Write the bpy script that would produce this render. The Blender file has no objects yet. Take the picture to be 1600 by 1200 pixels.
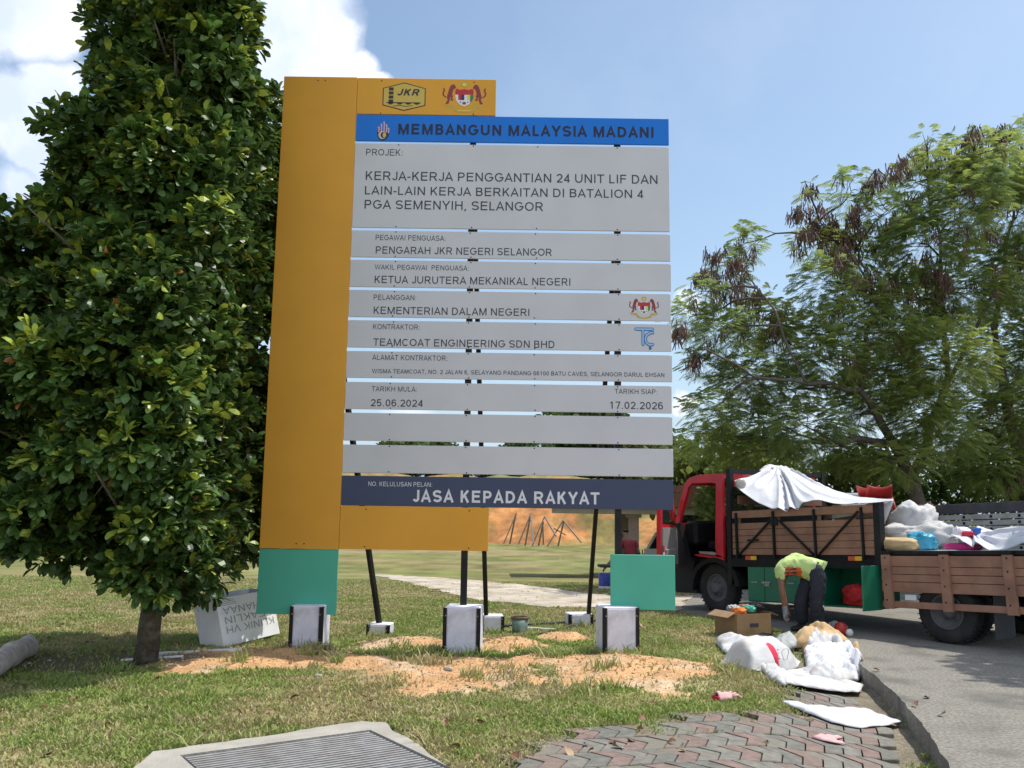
import bpy, bmesh, math, random
import numpy as np
from mathutils import Vector, Matrix, noise as mnoise, geometry as mgeo

R = math.radians
scene = bpy.context.scene
rng = np.random.default_rng(7)
random.seed(7)

# ------------------------------------------------------------------ camera
FPX, HZ, ROLL, CH = 1400.0, 800.0, 0.8, 1.6
TH = math.atan((HZ - 600) / FPX)
f_ = np.array([0, math.cos(TH), math.sin(TH)])
r0 = np.array([1.0, 0, 0]); u0 = np.array([0, -math.sin(TH), math.cos(TH)])
cr, sr = math.cos(R(ROLL)), math.sin(R(ROLL))
r_ = cr * r0 + sr * u0
u_ = -sr * r0 + cr * u0
CAM = np.array([0, 0, CH])
cam_d = bpy.data.cameras.new('camera')
cam_d.sensor_width = 36.0
cam_d.lens = 36.0 * FPX / 1600.0
cam_d.clip_start = 0.1
cam_d.clip_end = 3000
cam = bpy.data.objects.new('camera', cam_d)
scene.collection.objects.link(cam)
M = Matrix(((r_[0], u_[0], -f_[0], 0), (r_[1], u_[1], -f_[1], 0), (r_[2], u_[2], -f_[2], CH), (0, 0, 0, 1)))
cam.matrix_world = M
scene.camera = cam


def ray(px, py): return f_ + r_ * (px - 800) / FPX + u_ * (600 - py) / FPX
def G(px, py, z=0.0):
    d = ray(px, py); return CAM + d * (z - CH) / d[2]
def at(px, py, Y):
    d = ray(px, py); return CAM + d * Y / d[1]

# ------------------------------------------------------------------ light
SUNV = Vector((0.45, 0.17, 1.0)).normalized()
SUN_EL = math.asin(SUNV.z); SUN_AZ = math.atan2(SUNV.x, SUNV.y)
sd = bpy.data.lights.new('sun', 'SUN'); sd.energy = 4.1; sd.angle = R(0.55); sd.color = (1.0, 0.955, 0.88)
so = bpy.data.objects.new('sun', sd); scene.collection.objects.link(so)
so.rotation_mode = 'QUATERNION'; so.rotation_quaternion = SUNV.to_track_quat('Z', 'Y')
so.location = (10, 5, 30)
scene.view_settings.view_transform = 'Standard'
scene.view_settings.look = 'None'
scene.view_settings.exposure = 0.12
scene.view_settings.gamma = 1.0

world = bpy.data.worlds.new('World'); scene.world = world; world.use_nodes = True
nt = world.node_tree; nt.nodes.clear()
def N(t, **kw):
    n = nt.nodes.new(t)
    for k, v in kw.items(): setattr(n, k, v)
    return n
def LK(a, b): nt.links.new(a, b)
def MATH(op, a, b=None, c=None, clamp=False):
    n = N('ShaderNodeMath', operation=op); n.use_clamp = clamp
    for i, v in enumerate((a, b, c)):
        if v is None: continue
        if isinstance(v, (int, float)): n.inputs[i].default_value = v
        else: LK(v, n.inputs[i])
    return n.outputs[0]
w_out = N('ShaderNodeOutputWorld')
sky = N('ShaderNodeTexSky', sky_type='NISHITA', sun_disc=False)
sky.sun_elevation = SUN_EL; sky.sun_rotation = SUN_AZ
sky.air_density = 1.0; sky.dust_density = 2.0; sky.ozone_density = 1.6; sky.altitude = 50
SKY_STR = 0.15
tc = N('ShaderNodeTexCoord')
def wnoise(vec, scale, detail=5, rough=.55):
    n = N('ShaderNodeTexNoise'); n.inputs['Scale'].default_value = scale
    n.inputs['Detail'].default_value = detail; n.inputs['Roughness'].default_value = rough
    LK(vec, n.inputs['Vector']); return n
nz = wnoise(tc.outputs['Generated'], 14, 8, .6)
sub = N('ShaderNodeVectorMath', operation='SUBTRACT'); LK(nz.outputs['Color'], sub.inputs[0]); sub.inputs[1].default_value = (.5, .5, .5)
scl = N('ShaderNodeVectorMath', operation='SCALE'); LK(sub.outputs[0], scl.inputs[0]); scl.inputs['Scale'].default_value = 0.05
vd = N('ShaderNodeVectorMath', operation='ADD'); LK(tc.outputs['Generated'], vd.inputs[0]); LK(scl.outputs[0], vd.inputs[1])
blobs = [(440, 30, 95, 1), (505, 55, 52, 1), (480, 105, 70, 1), (550, 125, 40, 1), (590, 128, 20, 1), (380, 90, 100, 1), (420, -60, 130, 1), (300, -20, 120, 1),
         (25, 20, 58, .95), (88, 32, 42, .95), (-60, 30, 70, .9), (80, 135, 46, 1), (28, 165, 44, 1), (60, 205, 52, 1), (-30, 190, 50, .9), (120, 230, 70, 1), (40, 290, 44, .6),
         (200, 330, 120, .7), (1075, 478, 26, .7), (1064, 625, 24, .8), (1150, 610, 60, .35), (1250, 640, 70, .35), (640, 660, 60, .5), (900, 650, 50, .5), (-300, 300, 200, .8), (1900, 500, 160, .5), (300, 620, 200, .5)]
mask = None
for (px, py, rr, st) in blobs:
    c = ray(px, py); c = c / np.linalg.norm(c)
    dn = N('ShaderNodeVectorMath', operation='DISTANCE'); LK(vd.outputs[0], dn.inputs[0]); dn.inputs[1].default_value = tuple(c)
    m = MATH('MULTIPLY_ADD', dn.outputs['Value'], -FPX / rr / 1.08, 1.25)   # 1.25 - d/r
    m = MATH('MULTIPLY', MATH('MAXIMUM', m, 0.0), st)
    mask = m if mask is None else MATH('SMOOTH_MAX', mask, m, 0.12)
hard = MATH('MULTIPLY', MATH('SUBTRACT', mask, 0.22), 3.2, clamp=True)
wisp = wnoise(vd.outputs[0], 5, 6, .6)
wsp = MATH('MULTIPLY', MATH('SUBTRACT', wisp.outputs['Fac'], 0.52), 1.3, clamp=True)
sep = N('ShaderNodeSeparateXYZ'); LK(tc.outputs['Generated'], sep.inputs[0])
cshade = wnoise(vd.outputs[0], 9, 5, .5)
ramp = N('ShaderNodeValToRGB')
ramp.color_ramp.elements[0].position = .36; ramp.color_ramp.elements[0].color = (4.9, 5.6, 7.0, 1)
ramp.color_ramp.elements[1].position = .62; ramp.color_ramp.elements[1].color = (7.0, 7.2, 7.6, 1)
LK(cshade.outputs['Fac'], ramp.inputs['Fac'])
mixc = N('ShaderNodeMix', data_type='RGBA')
# haze toward the horizon is part of the sky itself
hzf = MATH('MULTIPLY', MATH('POWER', MATH('SUBTRACT', 1.0, MATH('ABSOLUTE', sep.outputs['Z']), clamp=True), 5.0), .78)
mixh = N('ShaderNodeMix', data_type='RGBA'); LK(hzf, mixh.inputs['Factor'])
skb = N('ShaderNodeMix', data_type='RGBA', blend_type='MULTIPLY'); skb.inputs['Factor'].default_value = 1.0
LK(sky.outputs[0], skb.inputs[6]); skb.inputs[7].default_value = (1.06, 1.12, 1.08, 1)
LK(skb.outputs[2], mixh.inputs[6]); mixh.inputs[7].default_value = (3.9, 4.9, 6.3, 1)
wfac = MATH('MULTIPLY', wsp, 0.25)
# unseen broken cloud added behind the camera to brighten the shaded sign front
fill_cloud = MATH('MULTIPLY', MATH('MULTIPLY_ADD', sep.outputs['Y'], -1.6, -.10, clamp=True), MATH('MULTIPLY_ADD', cshade.outputs['Fac'], 1.5, .10, clamp=True))
fac = MATH('MAXIMUM', MATH('MAXIMUM', hard, wfac), fill_cloud)
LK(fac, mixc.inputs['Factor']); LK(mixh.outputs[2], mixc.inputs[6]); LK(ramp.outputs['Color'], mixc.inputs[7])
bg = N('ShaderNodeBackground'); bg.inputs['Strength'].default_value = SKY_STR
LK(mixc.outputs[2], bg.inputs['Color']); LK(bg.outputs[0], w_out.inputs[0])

# ------------------------------------------------------------------ helpers
def tag(o, label=None, cat=None, group=None, kind=None):
    if label: o['label'] = label
    if cat: o['category'] = cat
    if group: o['group'] = group
    if kind: o['kind'] = kind
    return o

def empty(name, loc=(0, 0, 0), rotz=0.0, label=None, cat=None, group=None):
    o = bpy.data.objects.new(name, None); scene.collection.objects.link(o)
    o.location = loc; o.rotation_euler = (0, 0, rotz); o.empty_display_size = .2
    return tag(o, label, cat, group)

def link(name, me, mats, parent=None, loc=None):
    o = bpy.data.objects.new(name, me); scene.collection.objects.link(o)
    if not isinstance(mats, (list, tuple)): mats = [mats]
    for m in mats: me.materials.append(m)
    if parent: o.parent = parent
    if loc is not None: o.location = loc
    return o

def copy_tree(o, parent=None):
    c = o.copy(); scene.collection.objects.link(c); c.parent = parent
    for ch in list(o.children): copy_tree(ch, c)
    return c

class MB:
    """collects shapes, then becomes ONE mesh object"""
    def __init__(s): s.v = []; s.f = []; s.m = []; s.sm = []
    def add(s, vs, fs, mi=0, smooth=False):
        b = len(s.v); s.v += [tuple(map(float, v)) for v in vs]
        for f in fs: s.f.append(tuple(b + i for i in f)); s.m.append(mi); s.sm.append(smooth)
        return s
    def box(s, c, d, mi=0, rot=None, bev=0.0):
        hx, hy, hz = d[0] / 2, d[1] / 2, d[2] / 2
        if bev > 0:
            b = min(bev, hx * .49, hy * .49, hz * .49); vs = []; idx = {}
            for sx in (-1, 1):
                for sy in (-1, 1):
                    for sz in (-1, 1):
                        for ax in range(3):
                            p = [sx * (hx - b), sy * (hy - b), sz * (hz - b)]
                            p[ax] = (sx, sy, sz)[ax] * (hx, hy, hz)[ax]
                            idx[(sx, sy, sz, ax)] = len(vs); vs.append(p)
            fs = []
            for ax in range(3):
                a, c2 = [(1, 2), (2, 0), (0, 1)][ax]
                for sgn in (-1, 1):
                    q = []
                    for (ua, uc) in ((-1, -1), (1, -1), (1, 1), (-1, 1)):
                        k = [0, 0, 0]; k[ax] = sgn; k[a] = ua; k[c2] = uc; q.append(idx[tuple(k) + (ax,)])
                    fs.append(q if sgn > 0 else q[::-1])
                for (ua, uc) in ((-1, -1), (1, -1), (1, 1), (-1, 1)):  # edges along ax
                    k0 = [0, 0, 0]; k0[a] = ua; k0[c2] = uc
                    km = k0[:]; km[ax] = -1; kp = k0[:]; kp[ax] = 1
                    q = [idx[tuple(km) + (a,)], idx[tuple(kp) + (a,)], idx[tuple(kp) + (c2,)], idx[tuple(km) + (c2,)]]
                    fs.append(q if ua * uc > 0 else q[::-1])
            for sx in (-1, 1):
                for sy in (-1, 1):
                    for sz in (-1, 1):
                        q = [idx[(sx, sy, sz, 0)], idx[(sx, sy, sz, 1)], idx[(sx, sy, sz, 2)]]
                        fs.append(q if sx * sy * sz > 0 else q[::-1])
        else:
            vs = [(x, y, z) for x in (-hx, hx) for y in (-hy, hy) for z in (-hz, hz)]
            fs = [(0, 1, 3, 2), (4, 6, 7, 5), (0, 4, 5, 1), (2, 3, 7, 6), (0, 2, 6, 4), (1, 5, 7, 3)]
        out = []
        for v in vs:
            v = Vector(v)
            if rot is not None: v = rot @ v
            out.append(v + Vector(c))
        return s.add(out, fs, mi)
    def bar(s, a, b, w, d=None, mi=0, up=(0, 0, 1)):
        """box section from a to b"""
        a, b = Vector(a), Vector(b); d = w if d is None else d
        t = (b - a); L = t.length; t.normalize()
        x = t.cross(Vector(up))
        if x.length < 1e-3: x = t.cross(Vector((0, 1, 0)))
        x.normalize(); y = x.cross(t)
        rot = Matrix((x, t, y)).transposed()
        return s.box((a + b) / 2, (w, L, d), mi, rot)
    def tube(s, pts, rad, n=8, mi=0, cap=True):
        pts = [Vector(p) for p in pts]; k = len(pts)
        if isinstance(rad, (int, float)): rad = [rad] * k
        vs = []; prev = None
        for i, p in enumerate(pts):
            t = (pts[min(i + 1, k - 1)] - pts[max(i - 1, 0)]).normalized()
            if prev is None:
                x = t.cross(Vector((0, 0, 1)))
                if x.length < 1e-3: x = t.cross(Vector((0, 1, 0)))
            else: x = prev - t * prev.dot(t)
            x.normalize(); prev = x; y = t.cross(x)
            for j in range(n):
                a = 2 * math.pi * j / n
                vs.append(p + (x * math.cos(a) + y * math.sin(a)) * rad[i])
        fs = []
        for i in range(k - 1):
            for j in range(n):
                j2 = (j + 1) % n
                fs.append((i * n + j, i * n + j2, (i + 1) * n + j2, (i + 1) * n + j))
        s.add(vs, fs, mi, True)
        if cap:
            b = len(s.v) - len(vs)
            s.f.append(tuple(b + j for j in range(n))[::-1]); s.m.append(mi); s.sm.append(False)
            s.f.append(tuple(b + (k - 1) * n + j for j in range(n))); s.m.append(mi); s.sm.append(False)
        return s
    def prism(s, pts, axis, a, b, mi=0):
        """2-D outline extruded along axis (0,1,2) from a to b"""
        n = len(pts)
        def P(p, t):
            if axis == 0: return (t, p[0], p[1])
            if axis == 1: return (p[0], t, p[1])
            return (p[0], p[1], t)
        vs = [P(p, a) for p in pts] + [P(p, b) for p in pts]
        fs = [tuple(range(n))[::-1], tuple(range(n, 2 * n))] + [(i, (i + 1) % n, n + (i + 1) % n, n + i) for i in range(n)]
        return s.add(vs, fs, mi)
    def lathe(s, prof, c=(0, 0, 0), n=24, axis=2, mi=0, smooth=True):
        vs = []
        for (r, z) in prof:
            for j in range(n):
                a = 2 * math.pi * j / n
                p = (r * math.cos(a), r * math.sin(a), z)
                if axis == 1: p = (p[0], p[2], p[1])
                if axis == 0: p = (p[2], p[0], p[1])
                vs.append((p[0] + c[0], p[1] + c[1], p[2] + c[2]))
        fs = []
        for i in range(len(prof) - 1):
            for j in range(n):
                j2 = (j + 1) % n
                fs.append((i * n + j, i * n + j2, (i + 1) * n + j2, (i + 1) * n + j))
        return s.add(vs, fs, mi, smooth)
    def ball(s, c, r, mi=0, n=10, m=7):
        if isinstance(r, (int, float)): r = (r, r, r)
        vs = [(c[0], c[1], c[2] - r[2])]
        for i in range(1, m):
            t = -math.pi / 2 + math.pi * i / m
            for j in range(n):
                a = 2 * math.pi * j / n
                vs.append((c[0] + r[0] * math.cos(t) * math.cos(a), c[1] + r[1] * math.cos(t) * math.sin(a), c[2] + r[2] * math.sin(t)))
        vs.append((c[0], c[1], c[2] + r[2])); fs = []
        for j in range(n): fs.append((0, 1 + (j + 1) % n, 1 + j))
        for i in range(m - 2):
            for j in range(n):
                a = 1 + i * n; j2 = (j + 1) % n
                fs.append((a + j, a + j2, a + n + j2, a + n + j))
        a = 1 + (m - 2) * n
        for j in range(n): fs.append((a + j, a + (j + 1) % n, len(vs) - 1))
        return s.add(vs, fs, mi, True)
    def build(s, name, mats, parent=None, loc=None, fix=True, xf=None):
        me = bpy.data.meshes.new(name)
        vs = s.v if xf is None else [xf(v) for v in s.v]
        me.from_pydata(vs, [], s.f); me.polygons.foreach_set('material_index', s.m)
        me.polygons.foreach_set('use_smooth', s.sm)
        if fix:
            bm = bmesh.new(); bm.from_mesh(me); bmesh.ops.recalc_face_normals(bm, faces=bm.faces); bm.to_mesh(me); bm.free()
        me.update()
        return link(name, me, mats, parent, loc)

def np_mesh(name, V, F, mats, parent=None, col=None, smooth=False, mi=None, loc=None):
    """V (n,3), F (m,k) arrays -> one mesh object; col (n,3) base colour of the thing per vertex"""
    me = bpy.data.meshes.new(name)
    V = np.asarray(V, np.float32); F = np.asarray(F, np.int32)
    me.vertices.add(len(V)); me.vertices.foreach_set('co', V.ravel())
    me.loops.add(F.size); me.loops.foreach_set('vertex_index', F.ravel())
    me.polygons.add(len(F)); me.polygons.foreach_set('loop_start', np.arange(len(F), dtype=np.int32) * F.shape[1])
    me.polygons.foreach_set('loop_total', np.full(len(F), F.shape[1], np.int32))
    if mi is not None: me.polygons.foreach_set('material_index', mi.astype(np.int32))
    me.polygons.foreach_set('use_smooth', np.full(len(F), smooth))
    me.update(calc_edges=True)
    if col is not None:
        a = me.attributes.new('tint', 'FLOAT_COLOR', 'POINT')
        a.data.foreach_set('color', np.concatenate([col, np.ones((len(col), 1))], 1).astype(np.float32).ravel())
    return link(name, me, mats, parent, loc)

# ---- numpy value noise
_T = np.random.default_rng(3).random((256, 256))
def vn(x, y):
    x = np.asarray(x, float); y = np.asarray(y, float)
    xi = np.floor(x).astype(int); yi = np.floor(y).astype(int); fx = x - xi; fy = y - yi
    fx = fx * fx * (3 - 2 * fx); fy = fy * fy * (3 - 2 * fy)
    a = _T[xi & 255, yi & 255]; b = _T[(xi + 1) & 255, yi & 255]; c = _T[xi & 255, (yi + 1) & 255]; d = _T[(xi + 1) & 255, (yi + 1) & 255]
    return (a * (1 - fx) + b * fx) * (1 - fy) + (c * (1 - fx) + d * fx) * fy
def fbm(x, y, o=4):
    s = 0; a = .5; t = 0
    for i in range(o):
        s = s + a * vn(x * 2 ** i + 17.3 * i, y * 2 ** i + 9.1 * i); t += a; a *= .5
    return s / t
def sstep(a, b, x):
    t = np.clip((np.asarray(x, float) - a) / (b - a), 0, 1); return t * t * (3 - 2 * t)
def inpoly(x, y, poly):
    x = np.asarray(x, float); y = np.asarray(y, float); ins = np.zeros(x.shape, bool); n = len(poly)
    for i in range(n):
        x1, y1 = poly[i]; x2, y2 = poly[(i + 1) % n]
        if y1 == y2: continue
        c = ((y1 > y) != (y2 > y)) & (x < (x2 - x1) * (y - y1) / (y2 - y1) + x1)
        ins ^= c
    return ins
def polydist(x, y, line):
    x = np.asarray(x, float); y = np.asarray(y, float); best = np.full(x.shape, 1e9)
    for (x1, y1), (x2, y2) in zip(line[:-1], line[1:]):
        dx, dy = x2 - x1, y2 - y1; L = dx * dx + dy * dy + 1e-12
        t = np.clip(((x - x1) * dx + (y - y1) * dy) / L, 0, 1)
        best = np.minimum(best, np.hypot(x - x1 - t * dx, y - y1 - t * dy))
    return best

# ------------------------------------------------------------------ materials
def mat(name, col, rough=.6, var=.12, vscale=6, bump=0.0, bscale=40, metal=0.0, dirt=None, dirt_amt=0, dscale=3, spec=.5, tint=False, trans=0, detail=6, coord='Object'):
    m = bpy.data.materials.new(name); m.use_nodes = True; t = m.node_tree; b = t.nodes['Principled BSDF']
    b.inputs['Roughness'].default_value = rough; b.inputs['Metallic'].default_value = metal
    b.inputs['Specular IOR Level'].default_value = spec
    tcn = t.nodes.new('ShaderNodeTexCoord')
    def nz(s, d=detail):
        n = t.nodes.new('ShaderNodeTexNoise'); n.inputs['Scale'].default_value = s; n.inputs['Detail'].default_value = d
        t.links.new(tcn.outputs[coord], n.inputs['Vector']); return n
    n1 = nz(vscale)
    mr = t.nodes.new('ShaderNodeMapRange'); mr.inputs[1].default_value = .3; mr.inputs[2].default_value = .7
    mr.inputs[3].default_value = 1 - var; mr.inputs[4].default_value = 1 + var
    t.links.new(n1.outputs['Fac'], mr.inputs[0])
    mx = t.nodes.new('ShaderNodeMix'); mx.data_type = 'RGBA'; mx.blend_type = 'MULTIPLY'; mx.inputs['Factor'].default_value = 1
    if tint:
        at_ = t.nodes.new('ShaderNodeAttribute'); at_.attribute_name = 'tint'; t.links.new(at_.outputs['Color'], mx.inputs[6])
    else: mx.inputs[6].default_value = (*col, 1)
    t.links.new(mr.outputs[0], mx.inputs[7]); out = mx.outputs[2]
    if dirt is not None:
        n2 = nz(dscale, 8); m2 = t.nodes.new('ShaderNodeMapRange'); m2.inputs[1].default_value = .5; m2.inputs[2].default_value = .72
        m2.inputs[3].default_value = 0; m2.inputs[4].default_value = dirt_amt; t.links.new(n2.outputs['Fac'], m2.inputs[0])
        md = t.nodes.new('ShaderNodeMix'); md.data_type = 'RGBA'; t.links.new(m2.outputs[0], md.inputs['Factor'])
        t.links.new(out, md.inputs[6]); md.inputs[7].default_value = (*dirt, 1); out = md.outputs[2]
    t.links.new(out, b.inputs['Base Color'])
    if bump > 0:
        n3 = nz(bscale, 5); bp = t.nodes.new('ShaderNodeBump'); bp.inputs['Strength'].default_value = bump; bp.inputs['Distance'].default_value = .02
        t.links.new(n3.outputs['Fac'], bp.inputs['Height']); t.links.new(bp.outputs[0], b.inputs['Normal'])
    if trans > 0:
        tr = t.nodes.new('ShaderNodeBsdfTranslucent'); t.links.new(out, tr.inputs['Color'])
        ms = t.nodes.new('ShaderNodeMixShader'); ms.inputs[0].default_value = trans
        t.links.new(b.outputs[0], ms.inputs[1]); t.links.new(tr.outputs[0], ms.inputs[2])
        t.links.new(ms.outputs[0], t.nodes['Material Output'].inputs['Surface'])
    return m

def glass_mat(name, col=(.02, .03, .03), alpha=.35):
    m = bpy.data.materials.new(name); m.use_nodes = True; t = m.node_tree; b = t.nodes['Principled BSDF']
    b.inputs['Base Color'].default_value = (*col, 1); b.inputs['Roughness'].default_value = .05; b.inputs['Alpha'].default_value = alpha
    return m

MT = dict(
    white_panel=mat('white_panel', (.565, .57, .615), .5, .04, 1.2, .06, 2.5, dirt=(.46, .46, .48), dirt_amt=.22, dscale=1.6),
    ochre=mat('ochre_panel', (.70, .345, .045), .5, .06, 1.1, .10, 1.8, dirt=(.62, .31, .05), dirt_amt=.25, spec=.2),
    blue=mat('blue_panel', (.008, .17, .66), .45, .04, 2, spec=.25),
    navy=mat('navy_panel', (.052, .068, .13), .5, .05, 2, spec=.3),
    green=mat('green_panel', (.085, .43, .315), .5, .05, 2, spec=.25),
    ink=mat('dark_ink', (.035, .04, .06), .6, .05),
    ink_navy=mat('navy_ink', (.008, .012, .045), .6, .05),
    ink_white=mat('white_ink', (.66, .68, .74), .6, .03),
    steel=mat('black_steel', (.009, .009, .011), .55, .3, 12, dirt=(.035, .03, .028), dirt_amt=.4, spec=.3),
    concrete_white=mat('limewashed_concrete', (.68, .68, .76), .8, .08, 6, .15, 60, dirt=(.34, .33, .33), dirt_amt=.6, dscale=5),
    concrete=mat('concrete', (.36, .34, .30), .9, .15, 5, .3, 60, dirt=(.20, .19, .17), dirt_amt=.6, dscale=2.5),
    bark=mat('bark', (.085, .07, .05), .9, .35, 14, .8, 30, dirt=(.25, .24, .2), dirt_amt=.6, dscale=9),
    bark_grey=mat('grey_bark', (.10, .085, .07), .9, .3, 8, .5, 20),
    leaf=mat('glossy_leaf', (0, 0, 0), .40, .25, 9, tint=True, trans=.28, spec=.42),
    frond=mat('feathery_leaf', (0, 0, 0), .6, .15, 3, tint=True, trans=.55, spec=.3),
    pod=mat('dry_pod', (0, 0, 0), .7, .2, 8, tint=True),
    red=mat('red_paint', (.55, .018, .035), .35, .12, 4, dirt=(.16, .05, .05), dirt_amt=.3),
    black=mat('black_plastic', (.009, .009, .011), .65, .25, 6, dirt=(.02, .019, .018), dirt_amt=.5, spec=.25),
    rubber=mat('tyre_rubber', (.017, .017, .018), .85, .2, 20, .3, 60, dirt=(.09, .08, .07), dirt_amt=.35),
    rim=mat('dusty_rim', (.10, .10, .11), .6, .3, 9),
    wood=mat('brown_plank', (.30, .16, .108), .7, .16, 5, .2, 40, dirt=(.16, .09, .065), dirt_amt=.5, dscale=4, spec=.3),
    slat=mat('grey_slat', (.40, .40, .38), .7, .15, 7, dirt=(.18, .15, .12), dirt_amt=.6),
    slat_dark=mat('dark_slat', (.055, .055, .062), .7, .3, 5, dirt=(.14, .07, .05), dirt_amt=.6),
    toolbox=mat('green_steel', (.008, .155, .085), .4, .12, 4, dirt=(.03, .10, .06), dirt_amt=.5),
    refl_red=mat('red_reflector', (.55, .08, .03), .4, .1), refl_yel=mat('yellow_reflector', (.75, .42, .03), .4, .1),
    tarp=mat('white_tarpaulin', (.66, .67, .71), .55, .05, 3, .2, 26, trans=.10),
    sack=mat('white_woven_sack', (.58, .58, .585), .7, .09, 4, .35, 60, dirt=(.45, .43, .39), dirt_amt=.7, dscale=6, trans=.08),
    sack_red=mat('red_print', (.55, .02, .06), .6, .15, 9),
    tan=mat('tan_sack', (.52, .38, .20), .8, .12, 6, .2, 90), kraft=mat('kraft_paper', (.50, .33, .16), .8, .15, 7, .2, 30, dirt=(.62, .5, .34), dirt_amt=.7),
    card=mat('cardboard', (.27, .17, .09), .85, .15, 6, .1, 40),
    orange=mat('orange_cloth', (.75, .20, .03), .7), redcloth=mat('red_cloth', (.50, .018, .018), .75, .2, 8, .5, 18),
    bluebag=mat('blue_plastic', (.05, .36, .55), .4, .2, 7), bluep=mat('blue_paint', (.02, .06, .38), .4),
    pink=mat('pink_cloth', (.62, .36, .36), .85, .15, 9), magenta=mat('magenta_plastic', (.50, .02, .16), .35),
    redplastic=mat('red_plastic', (.42, .03, .025), .4, .15, 5),
    canvas=mat('grey_canvas', (.36, .38, .38), .8, .15, 5, .2, 30),
    shirt=mat('lime_shirt', (.48, .62, .23), .85, .06, 6, .25, 30), skin=mat('skin', (.20, .10, .06), .55, .1, 10),
    trousers=mat('dark_trousers', (.018, .022, .034), .85, .2, 10, .2, 40), glove=mat('grey_glove', (.22, .23, .26), .8, .15, 20), boot=mat('black_boot', (.012, .012, .012), .6),
    hair=mat('black_hair', (.008, .007, .006), .6), maroon=mat('maroon_shirt', (.22, .022, .035), .8, .1, 8),
    white=mat('white_paint', (.72, .72, .74), .5, .05, 4, dirt=(.5, .48, .44), dirt_amt=.3),
    foam=mat('white_foam', (.76, .76, .78), .7, .06, 4, .1, 60, dirt=(.5, .5, .48), dirt_amt=.35),
    pencil=mat('grey_lettering', (.30, .31, .31), .8, .2, 20),
    log=mat('bleached_bark', (.52, .46, .41), .9, .3, 8, .6, 24, dirt=(.26, .22, .19), dirt_amt=.7, dscale=6), cutwood=mat('cut_wood', (.30, .12, .06), .85, .2, 18),
    grate=mat('grey_grating', (.20, .20, .205), .55, .2, 10, metal=.3, dirt=(.12, .10, .08), dirt_amt=.4), pit=mat('dark_pit', (.01, .01, .01), .9),
    dryleaf=mat('dry_leaf', (0, 0, 0), .7, .15, 20, tint=True), timber=mat('weathered_timber', (.24, .20, .175), .85, .25, 10),
    teal=mat('teal_paint_spill', (.20, .32, .29), .6, .3, 12, dirt=(.60, .62, .6), dirt_amt=.9, dscale=7), brownlid=mat('rusty_lid', (.16, .10, .07), .7, .3, 15),
    carwhite=mat('car_white', (.70, .71, .74), .25, .02, 3), glass=glass_mat('dark_glass', (.012, .014, .016), .75), clear=glass_mat('cab_glass', (.03, .05, .05), .30),
    greenstrip=glass_mat('green_sun_strip', (.0, .20, .10), .7),
    lamp=mat('lamp_lens', (.45, .42, .40), .3, .2, 9), chrome=mat('grey_trim', (.30, .29, .28), .5, .1, 8), silver=mat('silver_sheet', (.55, .57, .6), .4, .1, 3),
)
# ------------------------------------------------------------------ ground layout (metres, from the camera's foot)
def g2(*pp): return [tuple(G(*p)[:2]) for p in pp]
KERB = g2((1318, 1012), (1340, 1035), (1370, 1058), (1400, 1085), (1440, 1130), (1480, 1190)) + [(2.6, 5.3), (2.2, 4.0)]
ROAD = g2((1060, 956), (1130, 968), (1200, 982), (1260, 996)) + KERB + [(30, 4.0), (30, 24)] + g2((1400, 905), (1200, 915), (1080, 930))
PATH = g2((1062, 957), (950, 951), (860, 949), (760, 941), (700, 928), (650, 913), (610, 897), (575, 884), (600, 884), (660, 891), (740, 900), (830, 914), (900, 925), (960, 931), (1080, 931))
PAVE = [KERB[-1]] + KERB[::-1][1:] + g2((1270, 1012), (1180, 1010), (1200, 1060), (1215, 1098), (1130, 1110), (1060, 1114), (900, 1130), (800, 1166), (745, 1200)) + [(-.6, 5.2), (-.9, 4.0)]
GOUT = g2((236, 1180), (420, 1153), (566, 1131), (600, 1133), (640, 1162), (700, 1200)) + [(0.0, 5.2), (-2.2, 5.0)]
SOIL = [(420, 1036, .95, .55), (540, 1040, .8, .36), (700, 1055, .72, .75), (640, 1010, .5, .32), (985, 1052, .72, .85), (870, 1040, .5, .3), (780, 1010, .45, .4), (360, 1030, .5, .4), (880, 1000, .25, .25)]
SOILW = [(*G(px, py)[:2], rx * 1.32, ry * 1.36) for px, py, rx, ry in SOIL]
KA = np.array(KERB)

def soil_mask(x, y):
    s = np.full(np.shape(x), -.42)
    for cx, cy, rx, ry in SOILW:
        s = np.maximum(s, 1 - np.hypot((x - cx) / rx, (y - cy) / ry))
    n = fbm(x * 3.1 + 5, y * 3.1, 5) - .5
    n2 = fbm(x * 9 + 1, y * 9 + 4, 3) - .5
    return sstep(.0, .16, s + n * .95 + n2 * .6 + .06)

def hz(x, y):
    x = np.asarray(x, float); y = np.asarray(y, float)
    h = (fbm(x * 1.3, y * 1.3, 4) - .5) * .05
    h = h * (1 - inpoly(x, y, ROAD)) * (1 - .9 * inpoly(x, y, PAVE))
    s = np.zeros(x.shape)
    for cx, cy, rx, ry in SOILW: s = np.maximum(s, 1 - np.hypot((x - cx) / rx / 1.3, (y - cy) / ry / 1.3))
    h = h + .085 * sstep(0, .8, s) * (.4 + 1.2 * fbm(x * 1.9 + 7, y * 1.9, 3)) + .05 * sstep(0, .4, s) * (fbm(x * 5, y * 5, 4) - .45)
    kd = polydist(x, y, KERB)
    left = x < np.interp(y, KA[::-1, 1], KA[::-1, 0])
    dip = .17 * (1 - sstep(.05, 1.5, kd)) * (1 - sstep(10.2, 11.6, y))
    h = h - np.where(left, dip, 0)
    h = h - .40 * sstep(18, 32, y)
    return h

def lay(px, py, off=0.0):
    """ground point seen at a pixel, on the real terrain"""
    z = 0.0
    for _ in range(6):
        p = G(px, py, z); z = float(hz(p[0], p[1]))
    return Vector((p[0], p[1], z + off))

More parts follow.
